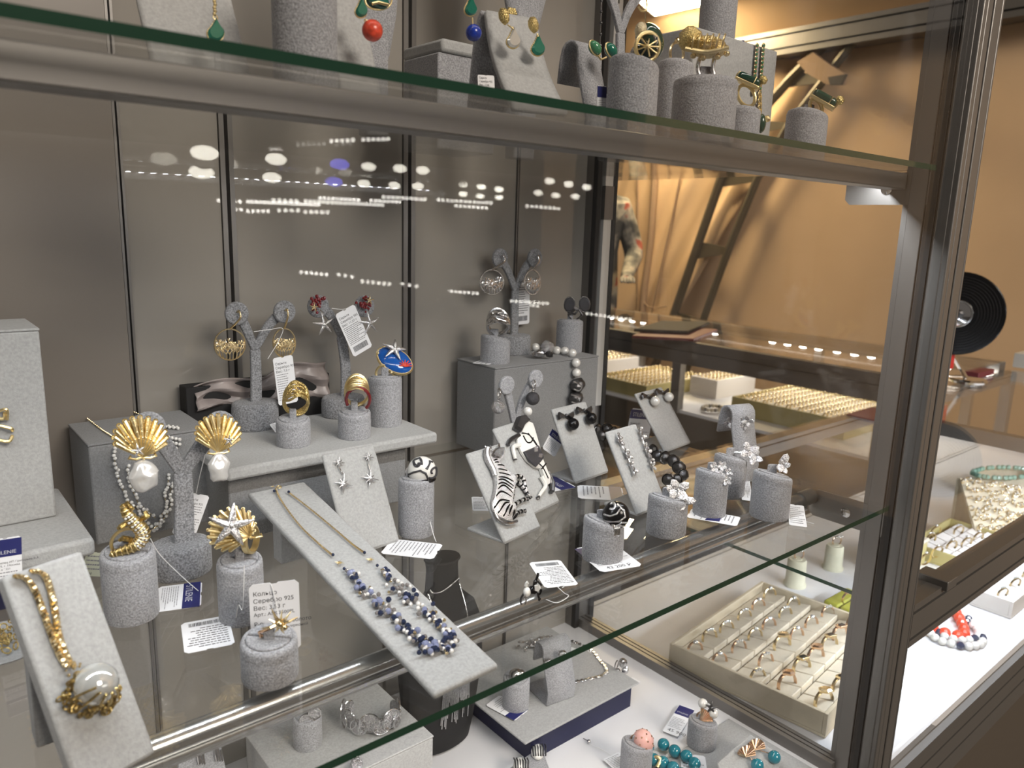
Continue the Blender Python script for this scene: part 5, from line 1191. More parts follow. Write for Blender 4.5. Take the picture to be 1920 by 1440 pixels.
# silver studs on curled holder, ring on mat, ring on stand
G, h, ee, nn_, w_ = CU['floor']; q = Q(G+UZ*(h-.002)+nn_*.008, -vdir(G)+UZ*.5)
for px, py, lb in ((1027, 1240, 'ribbed silver stud on the near end of the curled floor holder'), (1054, 1225, 'ribbed silver stud beside the tag behind the curled floor holder')):
    e = jw('earring', q(px, py), lb, 'earring'); MB().ball(q(px, py, .003), (9*q.m, 7*q.m, .005), 12, 8, (q.u, q.v, q.n)).build('stud', 'silver', e)
    for k in (-1, 0, 1): MB().tube([q(px+k*4-3, py-6, .006), q(px+k*4, py, .0082), q(px+k*4+2, py+6, .006)], 1*q.m, 5).build('rib', 'silver', e)
P = HN(1160, 1255); q = Q(P+UZ*.006, -vdir(P)); e = jw('ring', P, 'silver ring of three baroque nuggets lying on the grey mat', 'ring')
for px, py, s in ((1168, 1243, 10), (1172, 1256, 8), (1158, 1260, 8)): MB().ball(q(px, py), (s*q.m*.8, s*q.m, s*q.m*.7), 10, 8, (q.u, q.v, q.n), jit=.25, seed=px).build('nugget', 'silver', e)
MB().ring(q(1156, 1247), q.u+q.n*.4, 8*q.m, 1.3*q.m, 18, 6).build('band', 'silver', e)
c, h, r, vd, u = STD['floor_ball']; q = stand_plane('floor_ball', .1, .008); e = jw('ring', c+UZ*h, 'silver twin ball ring on the floor stand', 'ring')
for px, s in ((968, 12), (976, 10)): MB().ball(q(px, 1262, .003), s*q.m, 14, 10).build('ball', 'silver', e)
MB().ring(c+UZ*(h+.002), -vdir(c), .008, .0012, 22, 6).build('band', 'silver', e)
c, h, r, vd, u = STD['floor_pave']; q = stand_plane('floor_pave', .4, .006); e = jw('ring', c+UZ*h, 'silver ring of overlapping pave discs beside the bangle', 'ring')
for px, py, s in ((574, 1345, 12), (590, 1332, 12), (582, 1352, 10)):
    MB().lathe([(s*q.m, 0), (s*q.m, .001), (s*q.m*.9, .0016)], q(px, py, .003), (q.u, q.v, q.n), 20).build('pave_disc', 'pave', e); MB().tube([q(px+s*math.cos(k*.4), py+s*.9*math.sin(k*.4), .0045) for k in range(16)], 1.2*q.m, 5, True).build('disc_rim', 'silver', e)
# cuff bangle
zc = -.2218; e = jw('bangle', Z(690, 1385, zc), 'silver cuff bangle of large overlapping discs on the pale block', 'bangle')
Pc = Z(692, 1372, zc); m = mpp(Pc); u = V((cr.x, cr.y, 0)).normalized(); w = V((-u.y, u.x, 0)); rx, ry = 51*m, 36*m
for k in range(11):
    a = math.radians(-205+k*24); c0 = Pc+w*ry*.55+u*rx*math.cos(a)+w*ry*math.sin(a)+UZ*(.011+.0055*(k % 2)); n = (u*math.cos(a)/rx+w*math.sin(a)/ry).normalized(); F = (n.cross(UZ), UZ, -n if False else n); F = (UZ.cross(n), UZ, n); s = .0098 if k % 2 else .0085
    d = MB().lathe([(s, 0), (s, .0008), (s*.9, .0012)], c0, F, 22).build('disc', 'pave', e); MB().tube([c0+F[0]*s*math.cos(t*.4)+F[1]*s*math.sin(t*.4)+n*.001 for t in range(16)], .0008, 5, True).build('disc_rim', 'silver', d)
# black bust with fringe necklace
Pb = Z(840, 1425, FZ0); cb_ = V((-.335, .335, FZ0)); o = T('necklace_bust', cb_, 'black necklace bust standing under the bead board', 'necklace bust')
prof = [(.030, 0), (.040, .004), (.046, .03), (.052, .07), (.056, .11), (.054, .15), (.044, .175), (.028, .19), (.022, .20), (.0205, .225), (.022, .235)]
MB().lathe(prof, cb_, n=36, sy=.5).build('torso', 'black_matte', o, sharp=1.2); MB().lathe([(.022, 0), (.021, .002), (.01, .003)], cb_+UZ*.235, n=30, sy=.5 if False else .8).build('neck_cap', 'black_matte', o)
e = jw('necklace', cb_+UZ*.2, 'silver chain necklace with long fringe on the black bust', 'necklace')
def onbust(x, z):
    for i in range(len(prof)-1):
        if prof[i][1] <= z <= prof[i+1][1]: t = (z-prof[i][1])/(prof[i+1][1]-prof[i][1]); rr = prof[i][0]*(1-t)+prof[i+1][0]*t; break
    x = max(-rr*.97, min(rr*.97, x)); return cb_+V((x, -.5*math.sqrt(rr*rr-x*x)-.0015, z))
chain(e, [onbust(.020*math.cos(a), .205+.004*math.sin(a*2)) for a in [k*math.pi/8 for k in range(9)]], .0007, 'silver', k=5)
chain(e, [onbust(-.022, .20), onbust(-.018, .17), onbust(-.008, .15)], .0007, 'silver', k=8); chain(e, [onbust(.022, .20), onbust(.020, .17), onbust(.014, .15)], .0007, 'silver', k=8)
mb = MB(); rd = random.Random(4)
for k in range(26):
    x = -.010+k*.001; zb = rd.uniform(.035, .075); mb.tube([onbust(x, .15), onbust(x*1.3, .12), onbust(x*1.5, .09), onbust(x*1.6, zb)], .00055, 5)
mb.build('fringe', 'silver', e)
# silver earrings and pieces at the bottom left
q = Q(V((-.60, .30, -.26)), V((0, -1, .2))); o = T('display_board', q(390, 1440), 'grey board with silver fringe earrings low behind the light tube', 'display board')
MB().prism([q(*p) for p in ((330, 1470), (345, 1372), (405, 1352), (425, 1450))], -q.n, .004).build('face_board', 'velvet', o)
MB().box((q(330, 1470).x, .300, FZ0), (q(425, 1470).x, .34, q(380, 1470).z)).build('foot', 'velvet', o)
for x0 in (375, 408):
    e = jw('earring', q(x0, 1425), 'silver bar fringe earring on the low grey board', 'earring', 'silver bar earrings')
    for k in range(3): MB().tube([q(x0-8+k*6, 1405+k*3-(x0 > 400)*8, .003), q(x0+k*5-4, 1430-(x0 > 400)*6, .004)], 2*q.m, 6).build('bar', 'silver', e)
q = Q(V((-.43, .228, -.27)), V((0, -1, .2))); e = jw('pendant', q(665, 1430), 'round silver nugget pendant on the front of the pale block', 'pendant'); MB().ball(q(665, 1432, .003), (12*q.m, 14*q.m, .005), 12, 8, (q.u, q.v, q.n), jit=.15).build('nugget', 'pave', e); MB().ring(q(665, 1417, .003), q.u, 3*q.m, 1*q.m, 12, 5).build('bail', 'silver', e)
# front mats and their jewellery
solo(MB().box((-.215, .02, FZ0), (-.022, .150, FZ0+.0028)), 'display_mat', 'suede', 'flat grey mat under the teal bead bracelet', 'mat', bevel=.0008)
zm = FZ0+.003; HM = lambda px, py, k=.0: Z(px, py, zm+k)
e = jw('bracelet', HM(1262, 1420), 'bracelet of round glossy teal beads on the flat mat', 'bracelet'); rb = .0072
t0_ = MB().ball((0, 0, 0), rb, 18, 12).build('bead', 'teal_bead', e, local=True); ctrs = ((1215, 1400), (1244, 1396), (1265, 1408), (1287, 1418), (1302, 1432), (1304, 1450), (1285, 1462), (1225, 1424), (1210, 1415), (1243, 1430), (1262, 1440), (1278, 1452))
for i, p in enumerate(ctrs):
    P = HM(p[0], p[1], rb)
    if i == 0: t0_.location = P-ORG[e.name]
    else: dup(t0_, e, P)
MB().tube(arc([HM(1222, 1430, .004), HM(1228, 1420, .012), HM(1238, 1424, .012), HM(1232, 1438, .006)]), .0022, 8).build('clasp_hook', 'gold', e)
c, h, r, vd, u = STD['pink']; d = vdir(c); q = Q(c+UZ*(h+.010)+u*.004, -d); e = jw('ring', c+UZ*h, 'pink cone ring studded with tiny pearls', 'ring')
o_ = q(1207, 1390); A_ = (q.v*.92-q.u*.38); mb = MB().lathe([(.0045, -.013), (.0085, -.008), (.0115, -.001), (.0105, .006), (.0075, .011), (.003, .0135)], o_, (q.u*.92+q.v*.38, -q.n if False else q.n, A_), 22); mb.build('cone', 'pearl_pink', e)
rd = random.Random(3); mb = MB()
for j, (rr, zz) in enumerate(((.0085, -.008), (.0112, -.002), (.0108, .004), (.008, .010))):
    for k in range(7): a = k*.9+j*.45; mb.ball(o_+(q.u*.92+q.v*.38)*rr*math.cos(a)+q.n*rr*math.sin(a)+A_*zz, .0011, 7, 5)
mb.build('seed_pearls', 'gold_rose', e); MB().ring(c+UZ*(h+.001), u*.3+d, .008, .0012, 20, 6).build('band', 'gold_rose', e)
c, h, r, vd, u = STD['pearlshell']; d = vdir(c); q = Q(c+UZ*(h+.009)+u*.002, -d+UZ*.3); e = jw('ring', c+UZ*h, 'ring with pearls, gold fan and silver starfish', 'ring')
for px, py, s in ((1318, 1318, 9), (1337, 1336, 10)): MB().ball(q(px, py, .002), s*q.m, 16, 10).build('pearl', 'pearl', e)
starfish(MB(), q(1334, 1324, .006), q, 13, .2).build('starfish', 'dark_silver', e)
for k in range(9): a = .1+k*.17; MB().tube([q(1313, 1351, .003), q(1313+24*math.cos(a), 1351-24*math.sin(a)*1.05, .006)], [.8*q.m, 2.2*q.m], 6).build('fan_rib', 'gold_rose', e)
MB().ring(c+UZ*(h+.002), d+u*.3, .008, .0012, 20, 6).build('band', 'gold_rose', e)
o = T('display_board', HM(1400, 1440), 'low grey earring board beside the rail on the cabinet floor', 'display board'); qa = Q(HM(1400, 1430, .02), UZ*.9-UY*.45)
MB().prism([qa(*p) for p in ((1345, 1430), (1407, 1376), (1470, 1420), (1440, 1480), (1360, 1480))], -qa.n, .004).build('face_board', 'suede', o, bevel=.001)
MB().prism([qa(*p)-UZ*.004 for p in ((1352, 1432), (1407, 1382), (1460, 1420), (1435, 1470), (1365, 1470))], -UZ, .016).build('body', 'suede', o)
for i, (px, py, bx, by) in enumerate(((1418, 1400, 1447, 1425), (1400, 1413, 1415, 1440))):
    e = jw('earring', qa(px, py), 'rosy gold shell earring with a teal bead on the low board', 'earring', 'gold shell and teal earrings'); rd = random.Random(i); mb = MB()
    for k in range(11): a = k*.3; mb.tube([qa(px-4, py+8, .002), qa(px-4+16*math.cos(a), py+6-16*math.sin(a), .005)], [1*qa.m, 2.6*qa.m], 6)
    mb.build('shell', 'gold_rose', e); MB().ball(qa(bx, by, .006), .0072, 16, 10).build('teal_bead', 'teal_bead', e); MB().tube([qa(px+5, py+10, .003), qa(bx-6, by-8, .004)], .0006, 5).build('link', 'gold_rose', e)
# striped enamel earrings at the very front
o = T('display_board', Z(1000, 1440, FZ0), 'grey card with black and cream enamel earrings at the front', 'display board'); qb = Q(Z(1000, 1430, FZ0+.012), UZ)
MB().prism([qb(*p) for p in ((955, 1440), (1015, 1398), (1030, 1440), (1010, 1480), (960, 1480))], -UZ, .012).build('body', 'velvet', o, bevel=.001)
for px, py in ((1008, 1414), (975, 1440)):
    e = jw('earring', qb(px, py), 'black and cream striped enamel shell earring', 'earring', 'striped enamel earrings'); MB().ball(qb(px, py, .003), (13*qb.m, 20*qb.m, .006), 16, 10, (qb.u, qb.v, qb.n)).build('shell', 'white_enamel', e)
    for k in range(6): MB().tube([qb(px-12+k*5, py-10, .006), qb(px-10+k*5, py, .0095), qb(px-8+k*4.5, py+12, .006)], 1.5*qb.m, 5).build('stripe', 'pave_dark', e)
P = Z(1104, 1394, FZ0); solo(MB().ball(P+UZ*.0025, .0026, 12, 8).tube([P+UZ*.003, P+V((-.004, .006, .005))], .0006, 5), 'bead_seal', 'silver', 'tiny silver bead seal lying on the white cabinet floor', 'bead')
solo(MB().prism([Z(*p, FZ0+.001) for p in ((1180, 1275), (1186, 1270), (1202, 1279), (1190, 1280))], UZ, .0005), 'paper_scrap', 'tag', 'curled white paper end beside the navy gift box', 'paper')

# ------------------------------------------------------------------ ring trays of the neighbouring counter
def tray(P0, ex, ey, w, d, hgt, label, mat='tray_cream', th=.005, name='ring_tray'):
    o = T(name, P0+ex*w/2+ey*d/2, label, 'ring tray'); c = P0
    def slabx(a, b, z0, z1, nm_, mt): MB().prism([c+ex*p[0]+ey*p[1]+UZ*z0 for p in ((a[0], a[1]), (b[0], a[1]), (b[0], b[1]), (a[0], b[1]))], UZ, z1-z0).build(nm_, mt, o, bevel=.0008)
    slabx((0, 0), (w, d), 0, .004, 'bottom', mat)
    for a, b in (((0, 0), (w, th)), ((0, d-th), (w, d)), ((0, th), (th, d-th)), ((w-th, th), (w, d-th))): slabx(a, b, .004, hgt, 'side_wall', mat)
    return o
def fring(P, ax, kind, root, sc=1.0, mat='gold_rose'):
    Rr = .0092*sc; c = P+UZ*Rr*.22
    MB().band(c, ax, Rr, .0032*sc, .0011*sc, 22).build('band', mat, root)
    tp = c+UZ*(Rr+.001*sc); s = ax.cross(UZ).normalized()
    if kind == 0: MB().ball(tp, (.0032*sc, .0026*sc, .0022*sc), 10, 6).build('stone', 'crystal', root)
    elif kind == 1: MB().obox(tp, ax, s, UZ, .0072*sc, .0085*sc, .0026*sc).build('signet', mat, root, bevel=.0006); MB().obox(tp+UZ*.0014*sc, ax, s, UZ, .004*sc, .0055*sc, .001).build('black_stone', 'black', root)
    elif kind == 2:
        for k in (-1, 0, 1): MB().ball(tp+s*k*.0032*sc-UZ*abs(k)*.0008, .0018*sc, 8, 5).build('stone', 'crystal', root)
    else: MB().prism([tp+ax*a*.005*sc+s*b*.006*sc for a, b in ((-1, -.4), (0, -1), (1, -.4), (1, .4), (0, 1), (-1, .4))], UZ, .003*sc, dome=.35).build('signet', mat, root)
L_, B_, R_, T_ = (Z(*p, -.30) for p in ((1252, 1213), (1552, 1345), (1628, 1165), (1425, 1095)))
ex = (T_-L_); ex.z = 0; w_ = ex.length; ex.normalize(); ey = V((ex.y, -ex.x, 0)); d_ = abs((B_-L_).dot(ey)); P0 = V((L_.x, L_.y, FZ0+.0005))
P0 = P0+V((.004, 0, 0)); tro = tray(P0, ex, ey, w_, d_, .033, 'large cream ring tray full of gold rings behind the side glass')
nr = 5; pit = (d_-.012)/nr
for i in range(nr):
    for k in range(7):
        a = .006+k*(w_-.012)/7; b = a+(w_-.012)/7-.0018; y0 = .006+i*pit; tz = .004 if False else 0
        pts = [P0+ex*a+ey*y0+UZ*.019, P0+ex*b+ey*y0+UZ*.019, P0+ex*b+ey*(y0+pit-.0025)+UZ*.026, P0+ex*a+ey*(y0+pit-.0025)+UZ*.026]
        MB().prism(pts, -UZ, .014).build('foam_pad', 'foam_cream', tro, bevel=.0012)
rows = [[(205, 710), (295, 630), (400, 580), (510, 505), (595, 440), (665, 370)], [(355, 780), (475, 700), (575, 625), (660, 560), (760, 490), (810, 430)], [(590, 880), (640, 780), (740, 680), (830, 620), (920, 550), (1020, 485)], [(770, 920), (860, 820), (945, 755), (1030, 680), (1095, 620), (1180, 555)], [(995, 1030), (1100, 940), (1195, 870), (1240, 765)]]
kinds = ['slim gold ring with one clear stone in the cream tray', 'gold signet ring with a black stone in the cream tray', 'gold ring with three clear stones in the cream tray', 'chunky gold signet ring in the cream tray']
rd = random.Random(21)
for i, rw in enumerate(rows):
    for k, (zx, zy) in enumerate(rw):
        px, py = 1240+zx*480/1571, 1000+zy*480/1571+6; P = Z(px, py, FZ0+.023); kd = (1 if k in (1, 3, 4) else 3) if i >= 3 else (3 if (i, k) == (2, 2) else rd.choice((0, 2)))
        e = jw('ring', P, kinds[kd], 'ring', 'gold rings in the cream tray'); fring(P, (ex*.5+ey*.86+UZ*.25).normalized() if False else (ey*.80-ex*.32+UZ*.15).normalized(), kd, e, 1.55 if kd in (1, 3) else 1.3, 'gold_rose' if rd.random() < .6 else 'gold_pale')
# white ring stands and boxes beyond
def wstand(px, pyb, w, pyt, label, mat='foam_ivory'):
    G = Z(px, pyb, FZ0); r = w*mpp(G)/2; c = G+vdir(G)*r; h = hz(c, pyt)-FZ0; o = T('ring_stand', c, label, 'ring stand', 'ivory ring stands')
    MB().lathe([(r*1.15, 0), (r*1.15, .004), (r, .006), (r*.98, h*.5), (r*.95, h-.003), (r*.85, h)], c, n=28).build('body', mat, o, sharp=1.0)
    MB().lathe([(r*.5, 0), (r*.45, .0012)], c+UZ*(h-.0002), n=20).build('cap_pad', mat, o)
    e = jw('ring', c+UZ*h, 'gold ring with clear stones on '+label.split(' with')[0], 'ring'); MB().ring(c+UZ*(h+.007)+V((.004, 0, 0)), V((.5, 1, 0)), .0088, .0012, 22, 6).build('band', 'gold_rose', e)
    for k in range(4): MB().ball(c+UZ*(h+.015+.002*(k % 2))+V((.004+.003*k-.004, -.002*k, 0)), .0022, 8, 6).build('stone', 'crystal', e)
pm('foam_ivory', (.70, .68, .52), .7)
wstand(1489, 1104, 36, 1048, 'ivory ring stand with a wide foot behind the cream tray')
wstand(1560, 1072, 33, 1022, 'second ivory ring stand farther from the cream tray')
P = Z(1585, 1150, FZ0); o = T('ring_box', V((.36, .19, FZ0)), 'bright lime green ring box at the corner of the cream tray', 'ring box'); rbox((.325, .165, FZ0), (.400, .1885, FZ0+.030), 'cushion_half', 'lime', o, .003); rbox((.325, .1910, FZ0), (.400, .215, FZ0+.030), 'cushion_half', 'lime', o, .003)
e = jw('ring', V((.35, .19, FZ0+.03)), 'gold ring with dark stone set in the lime green box', 'ring'); fring(V((.352, .19, FZ0+.032)), V((.3, 1, 0)).normalized(), 1, e, 1.1)
o = T('display_box', V((.62, .24, FZ0)), 'olive coloured display block behind the lime green box', 'display box'); rbox((.56, .20, FZ0), (.68, .27, FZ0+.045), 'body', 'tray_yellow', o, .004); rbox((.558, .198, FZ0+.045), (.682, .272, FZ0+.052), 'top_pad', 'foam_cream', o, .003)
e = jw('bracelet', Z(1625, 1108, FZ0), 'small pile of red and clear beads by the front post', 'bracelet'); rd = random.Random(6)
for k in range(16): bead(Z(1622+rd.gauss(0, 9), 1108+rd.gauss(0, 4), FZ0+.004), .0042, 'coral' if k % 2 else 'pearl', e)
# white ring tray and earring tray in the front counter
E1 = Z(1720, 1075, FZ0); exx = V((1, 0, 0)); eyy = V((0, 1, 0)); P0 = V((.69, .108, FZ0+.0005)); tw = tray(P0, exx, eyy, .205, .135, .028, 'white ring tray behind the front pane of the low counter', 'tray_yellow')
for i in range(4):
    for k in range(5): a = .006+k*.0386; MB().prism([P0+V((a, .006+i*.0275, .020)), P0+V((a+.035, .006+i*.0275, .020)), P0+V((a+.035, .0315+i*.0275, .025)), P0+V((a, .0315+i*.0275, .025))], -UZ, .012).build('foam_pad', 'foam_white', tw, bevel=.001)
rd = random.Random(8)
for px, py in ((1754, 994), (1797, 993), (1745, 1008), (1757, 1032), (1784, 1021), (1812, 1015), (1834, 1005), (1735, 1046)):
    P = Z(px, py+5, FZ0+.026); P.y = min(P.y, .235); kd = rd.choice((0, 2)); e = jw('ring', P, ('slim gold ring with one clear stone in the white tray', '', 'gold ring with three clear stones in the white tray')[kd], 'ring', 'gold rings in the white tray'); fring(P, V((.35, .9, .2)).normalized(), kd, e, 1.25, 'gold_pale')
pv = V((.86, .12, FZ0)); o = T('earring_tray', pv, 'tilted cream tray crowded with gold earrings', 'earring tray')
qt = Q(Z(1850, 980, FZ0+.03), UZ*.75-UX*.1-UY*.65); TC = [qt(*p) for p in ((1800, 897), (1925, 915), (1925, 1010), (1832, 1002))]
MB().prism(TC, -qt.n, .006).build('face_board', 'tray_cream', o, bevel=.001)
MB().prism([TC[0], TC[3], V((TC[3].x, TC[3].y, FZ0)), V((TC[0].x, TC[0].y, FZ0))], UX, .006).build('side_wall', 'tray_cream', o)
MB().prism([TC[3], TC[2], V((TC[2].x, TC[2].y, FZ0)), V((TC[3].x, TC[3].y, FZ0))], UY, .006).build('front_wall', 'foam_white', o)
MB().prism([TC[0], TC[1], V((TC[1].x, TC[1].y, FZ0)), V((TC[0].x, TC[0].y, FZ0))], UY, .006).build('rear_wall', 'tray_cream', o)
rd = random.Random(14)
for k in range(75):
    s, t = (k % 13+rd.random()*.7)/13, (k//13+rd.random()*.6)/6; P = TC[0].lerp(TC[1], s).lerp(TC[3].lerp(TC[2], s), t)
    e = jw('earring', P, 'small gold earring among many in the tilted cream tray', 'earring', 'gold earrings in the tilted tray')
    MB().ring(P+qt.n*.005, V((rd.uniform(-1, 1), rd.uniform(-1, 1), .2)), .0055, .0012, 12, 5).build('hoop', 'gold_pale', e); MB().ball(P+qt.n*.010, .0024, 7, 5).build('stone', 'crystal', e)
e = jw('bracelet', Z(1880, 885, FZ0), 'pale green bead bracelet behind the tilted earring tray', 'bracelet'); pm('bead_mint', (.22, .42, .34), .3, coat=.3); rd = random.Random(5)
for k in range(34): bead(Z(1880+55*math.cos(k*.19)+rd.uniform(-2, 2), 890+10*math.sin(k*.19)-4, FZ0+.045), .0062, 'bead_mint', e)
mb = MB().prism([Z(*p, FZ0+.036) for p in ((1815, 900), (1925, 915), (1935, 880), (1850, 874))], -UZ, .036); solo(mb, 'display_pad', 'foam_cream', 'cream pad under the pale green bead bracelet', 'pad')
# red and pearl bead necklaces on the bright deck
def loop(label, pts, r, mats_, n):
    ps = arc([Z(*p, FZ0+r) for p in pts], 10); L = [0]
    for i in range(1, len(ps)): L.append(L[-1]+(ps[i]-ps[i-1]).length)
    e = jw('necklace', ps[0]-UZ*r, label, 'necklace'); nb = int(L[-1]/(r*1.9)); j = 0
    for k in range(nb):
        t = L[-1]*k/nb
        while L[j+1] < t: j += 1
        bead(ps[j].lerp(ps[j+1], (t-L[j])/max(1e-6, L[j+1]-L[j])), r, mats_[k % len(mats_)], e)
loop('red coral bead necklace lying inside the pearl loop', [(1750, 1178), (1770, 1186), (1795, 1192), (1808, 1188), (1805, 1172), (1795, 1152), (1785, 1140)], .0085, ['coral'], 0)
loop('white pearl necklace with black spacer beads on the bright deck', [(1745, 1188), (1760, 1200), (1790, 1208), (1815, 1212), (1842, 1205), (1838, 1185), (1825, 1168), (1800, 1150), (1790, 1150), (1830, 1178), (1830, 1196), (1800, 1200), (1765, 1190), (1755, 1172)], .0062, ['pearl', 'pearl', 'pearl', 'pearl', 'bead_navy'], 0)
P0 = V((.57, .022, FZ0+.0005)); tw = tray(P0, exx, eyy, .40, .080, .030, 'pale tray of rings standing on the bright deck', 'foam_white')
for i in range(2):
    for k in range(10): a = .006+k*.0388; MB().prism([P0+V((a, .006+i*.034, .020)), P0+V((a+.037, .006+i*.034, .020)), P0+V((a+.037, .039+i*.034, .026)), P0+V((a, .039+i*.034, .026))], -UZ, .012).build('foam_pad', 'foam_white', tw, bevel=.001)
for k in range(12):
    P = P0+V((.025+.03*k, .024+.034*(k % 2), .026)); e = jw('ring', P, 'gold ring with clear stones in the pale deck tray', 'ring', 'rings in the pale deck tray'); fring(P, V((.4, .9, .2)).normalized(), 2, e, 1.1, 'gold_pale')
# trays in the side counter
rd = random.Random(31)
def sidetray(p, ww, dd, label, n, mat, zz=-.335, mat2='gold_pale', hh=.035):
    P0 = V((p[0], p[1], zz)); o = tray(P0, UX, UY, ww, dd, hh, label, mat, .008)
    for i in range(n): MB().box((P0.x+.01, P0.y+.012+i*(dd-.02)/n, zz+.006), (P0.x+ww-.01, P0.y+.012+(i+.85)*(dd-.02)/n, zz+hh-.006)).build('foam_row', 'foam_cream', o, bevel=.002)
    mb = MB()
    for i in range(n):
        for k in range(int(ww/.024)): mb.ring(P0+V((.022+k*.024, .012+(i+.5)*(dd-.02)/n, hh-.001)), V((.3, 1, 0)), .008, .0022, 10, 5)
    r = mb.build('rings', mat2, o); r['kind'] = 'stuff'; return o
sidetray((1.33, 1.44), .36, .26, 'yellow ring tray behind the dark counter post', 6, 'tray_yellow', hh=.05)
sidetray((1.56, 1.30), .25, .12, 'white jewellery tray beyond the yellow ring tray', 3, 'foam_white', hh=.07)
sidetray((1.42, .74), .38, .40, 'long olive ring tray inside the side counter', 9, 'tray_yellow', hh=.06)
sidetray((1.36, 1.85), .40, .22, 'pale tray at the far end of the side counter', 4, 'foam_white', hh=.06)
e = jw('bracelet', Z(1310, 755, -.33), 'beaded bracelet lying in front of the olive ring tray', 'bracelet')
for k in range(18): bead(V((1.40+.04*math.cos(k*.35), 1.20+.03*math.sin(k*.35), -.326)), .007, 'foam_cream' if k % 3 else 'bead_grey', e)
# booklet and folder on the side counter
zt = SZ+.005; q_ = Z(1270, 628, zt)
o = T('folder', q_, 'black folder lying on a maroon booklet on the side counter', 'folder'); A0 = [Z(*p, zt+.012) for p in ((1188, 622), (1240, 606), (1330, 608), (1290, 626))]
MB().prism(A0, UZ, .010).build('cover', 'black_matte', o, bevel=.002); MB().prism([p_+UZ*.002 for p_ in A0], UZ, .004).build('pages', 'counter_base', o)
o = T('booklet', q_, 'maroon booklet under the black folder', 'booklet'); A0 = [Z(*p, zt) for p in ((1185, 634), (1240, 612), (1345, 622), (1300, 640))]; MB().prism(A0, UZ, .009).build('cover', 'maroon', o, bevel=.001); MB().prism([p_+UZ*.002 for p_ in A0], UZ, .004).build('pages', 'maroon', o)
# black disc mirror on a chrome foot
c = V((1.52, .46, -.115)); o = T('record_stand', c, 'black vinyl record with silver centre on a round chrome foot', 'record')
dc = Y(1795, 588, .46); n = (CAM-dc); n.z = 0; n.normalize(); F = frame(n)
m = mpp(dc); MB().lathe([(76*m, -.003), (78*m, -.001), (78*m, .001), (76*m, .003)], dc, F, 48).build('disc', 'black', o)
mb = MB()
for k in range(8): mb.ring(dc+n*.0032, n, (34+k*5)*m, .0006, 44, 4)
mb.build('grooves', 'black_matte', o)
MB().lathe([(26*m, 0), (25*m, .002), (22*m, .003)], dc+n*.003, F, 32).build('silver_label', 'chrome', o); MB().ring(dc+n*.006, n, 24*m, .0022, 32, 6).build('label_rim', 'alu_bright', o); MB().ball(dc+n*.006, (11*m, 8*m, .006), 12, 8, F, jit=.2).build('label_motif', 'dark_silver', o)
MB().tube([c+UZ*.004, V((dc.x, dc.y+.006, dc.z-70*m))], .006, 10).build('stem', 'chrome', o)
MB().lathe([(.048, 0), (.050, .006), (.046, .011), (.012, .014)], c, n=32).build('foot', 'chrome', o); MB().obox(V((dc.x+.01, dc.y+.004, dc.z-88*m)), UX, UY, UZ, .03, .01, .05).build('red_grip', 'red_plastic', o)
c2 = Y(1915, 690, .46); solo(MB().box((c2.x-.02, .44, -.115), (c2.x+.06, .48, -.070)), 'card_holder', 'standard_white', 'small pale block at the far corner of the counter', 'block', bevel=.002)
c2 = Y(1838, 672, .47); solo(MB().box((c2.x-.02, .46, -.1145), (c2.x+.10, .50, -.098)), 'wallet', 'maroon', 'brown wallet lying behind the record on the counter', 'wallet', bevel=.002)
rc_ = Z(1640, 776, -.114)
solo(MB().box((rc_.x-.07, rc_.y-.04, -.1145), (rc_.x+.05, rc_.y+.03, -.111)), 'red_card', 'maroon', 'red card lying on the counter glass behind the front post', 'card', bevel=.001)

# ------------------------------------------------------------------ person behind the side counter
hc = X(1108, 300, 2.30); base = V((hc.x, hc.y, FZ)); o = T('person', base, 'person in a patterned top standing half hidden by the cabinet post', 'person')
hz_ = hc.z; me = bpy.data.meshes.new('body'); vs = []; es = []; rad = []
def sk(p, r, par=None):
    vs.append(V(p)-base); rad.append(r); i = len(vs)-1
    if par is not None: es.append((par, i))
    return i
f_ = V((-.62, -.78, 0)); s_ = V((-f_.y, f_.x, 0)); H = lambda a, b, z: base+s_*a+f_*b+UZ*z
top = hz_-FZ
pel = sk(H(0, 0, top-.72), .15); wai = sk(H(0, 0, top-.52), .13, pel); che = sk(H(0, .02, top-.32), .155, wai); nk0 = sk(H(0, 0, top-.17), .065, che); nk = sk(H(0, .01, top-.10), .055, nk0); hd = sk(H(0, .02, top-.02), .085, nk); hd2 = sk(H(0, .02, top+.06), .08, hd)
for s in (-1, 1):
    sh = sk(H(s*.19, 0, top-.25), .075, che); el = sk(H(s*.27, .02, top-.50), .058, sh); wr = sk(H(s*.20, .22, top-.60), .038, el); pa = sk(H(s*.18, .29, top-.61), .034, wr)
    for k in range(5): a = (k-2)*.016; f1 = sk(H(s*(.18+a), .34, top-.615), .010, pa); sk(H(s*(.18+a), .375-abs(k-2)*.006, top-.635), .008, f1)
    hp = sk(H(s*.10, 0, top-.80), .11, pel); kn = sk(H(s*.11, .02, top-1.22), .07, hp); an = sk(H(s*.11, 0, .09), .048, kn); sk(H(s*.12, .15, .035), .035, an)
me.from_pydata([tuple(v) for v in vs], es, []); body = bpy.data.objects.new('body', me); C.objects.link(body); body.parent = o; ORG[body.name] = base
body.modifiers.new('skin', 'SKIN'); 
for i, sv in enumerate(me.skin_vertices[0].data): sv.radius = (rad[i], rad[i]); sv.use_root = i == 0
sb = body.modifiers.new('smooth', 'SUBSURF'); sb.levels = 1; sb.render_levels = 2
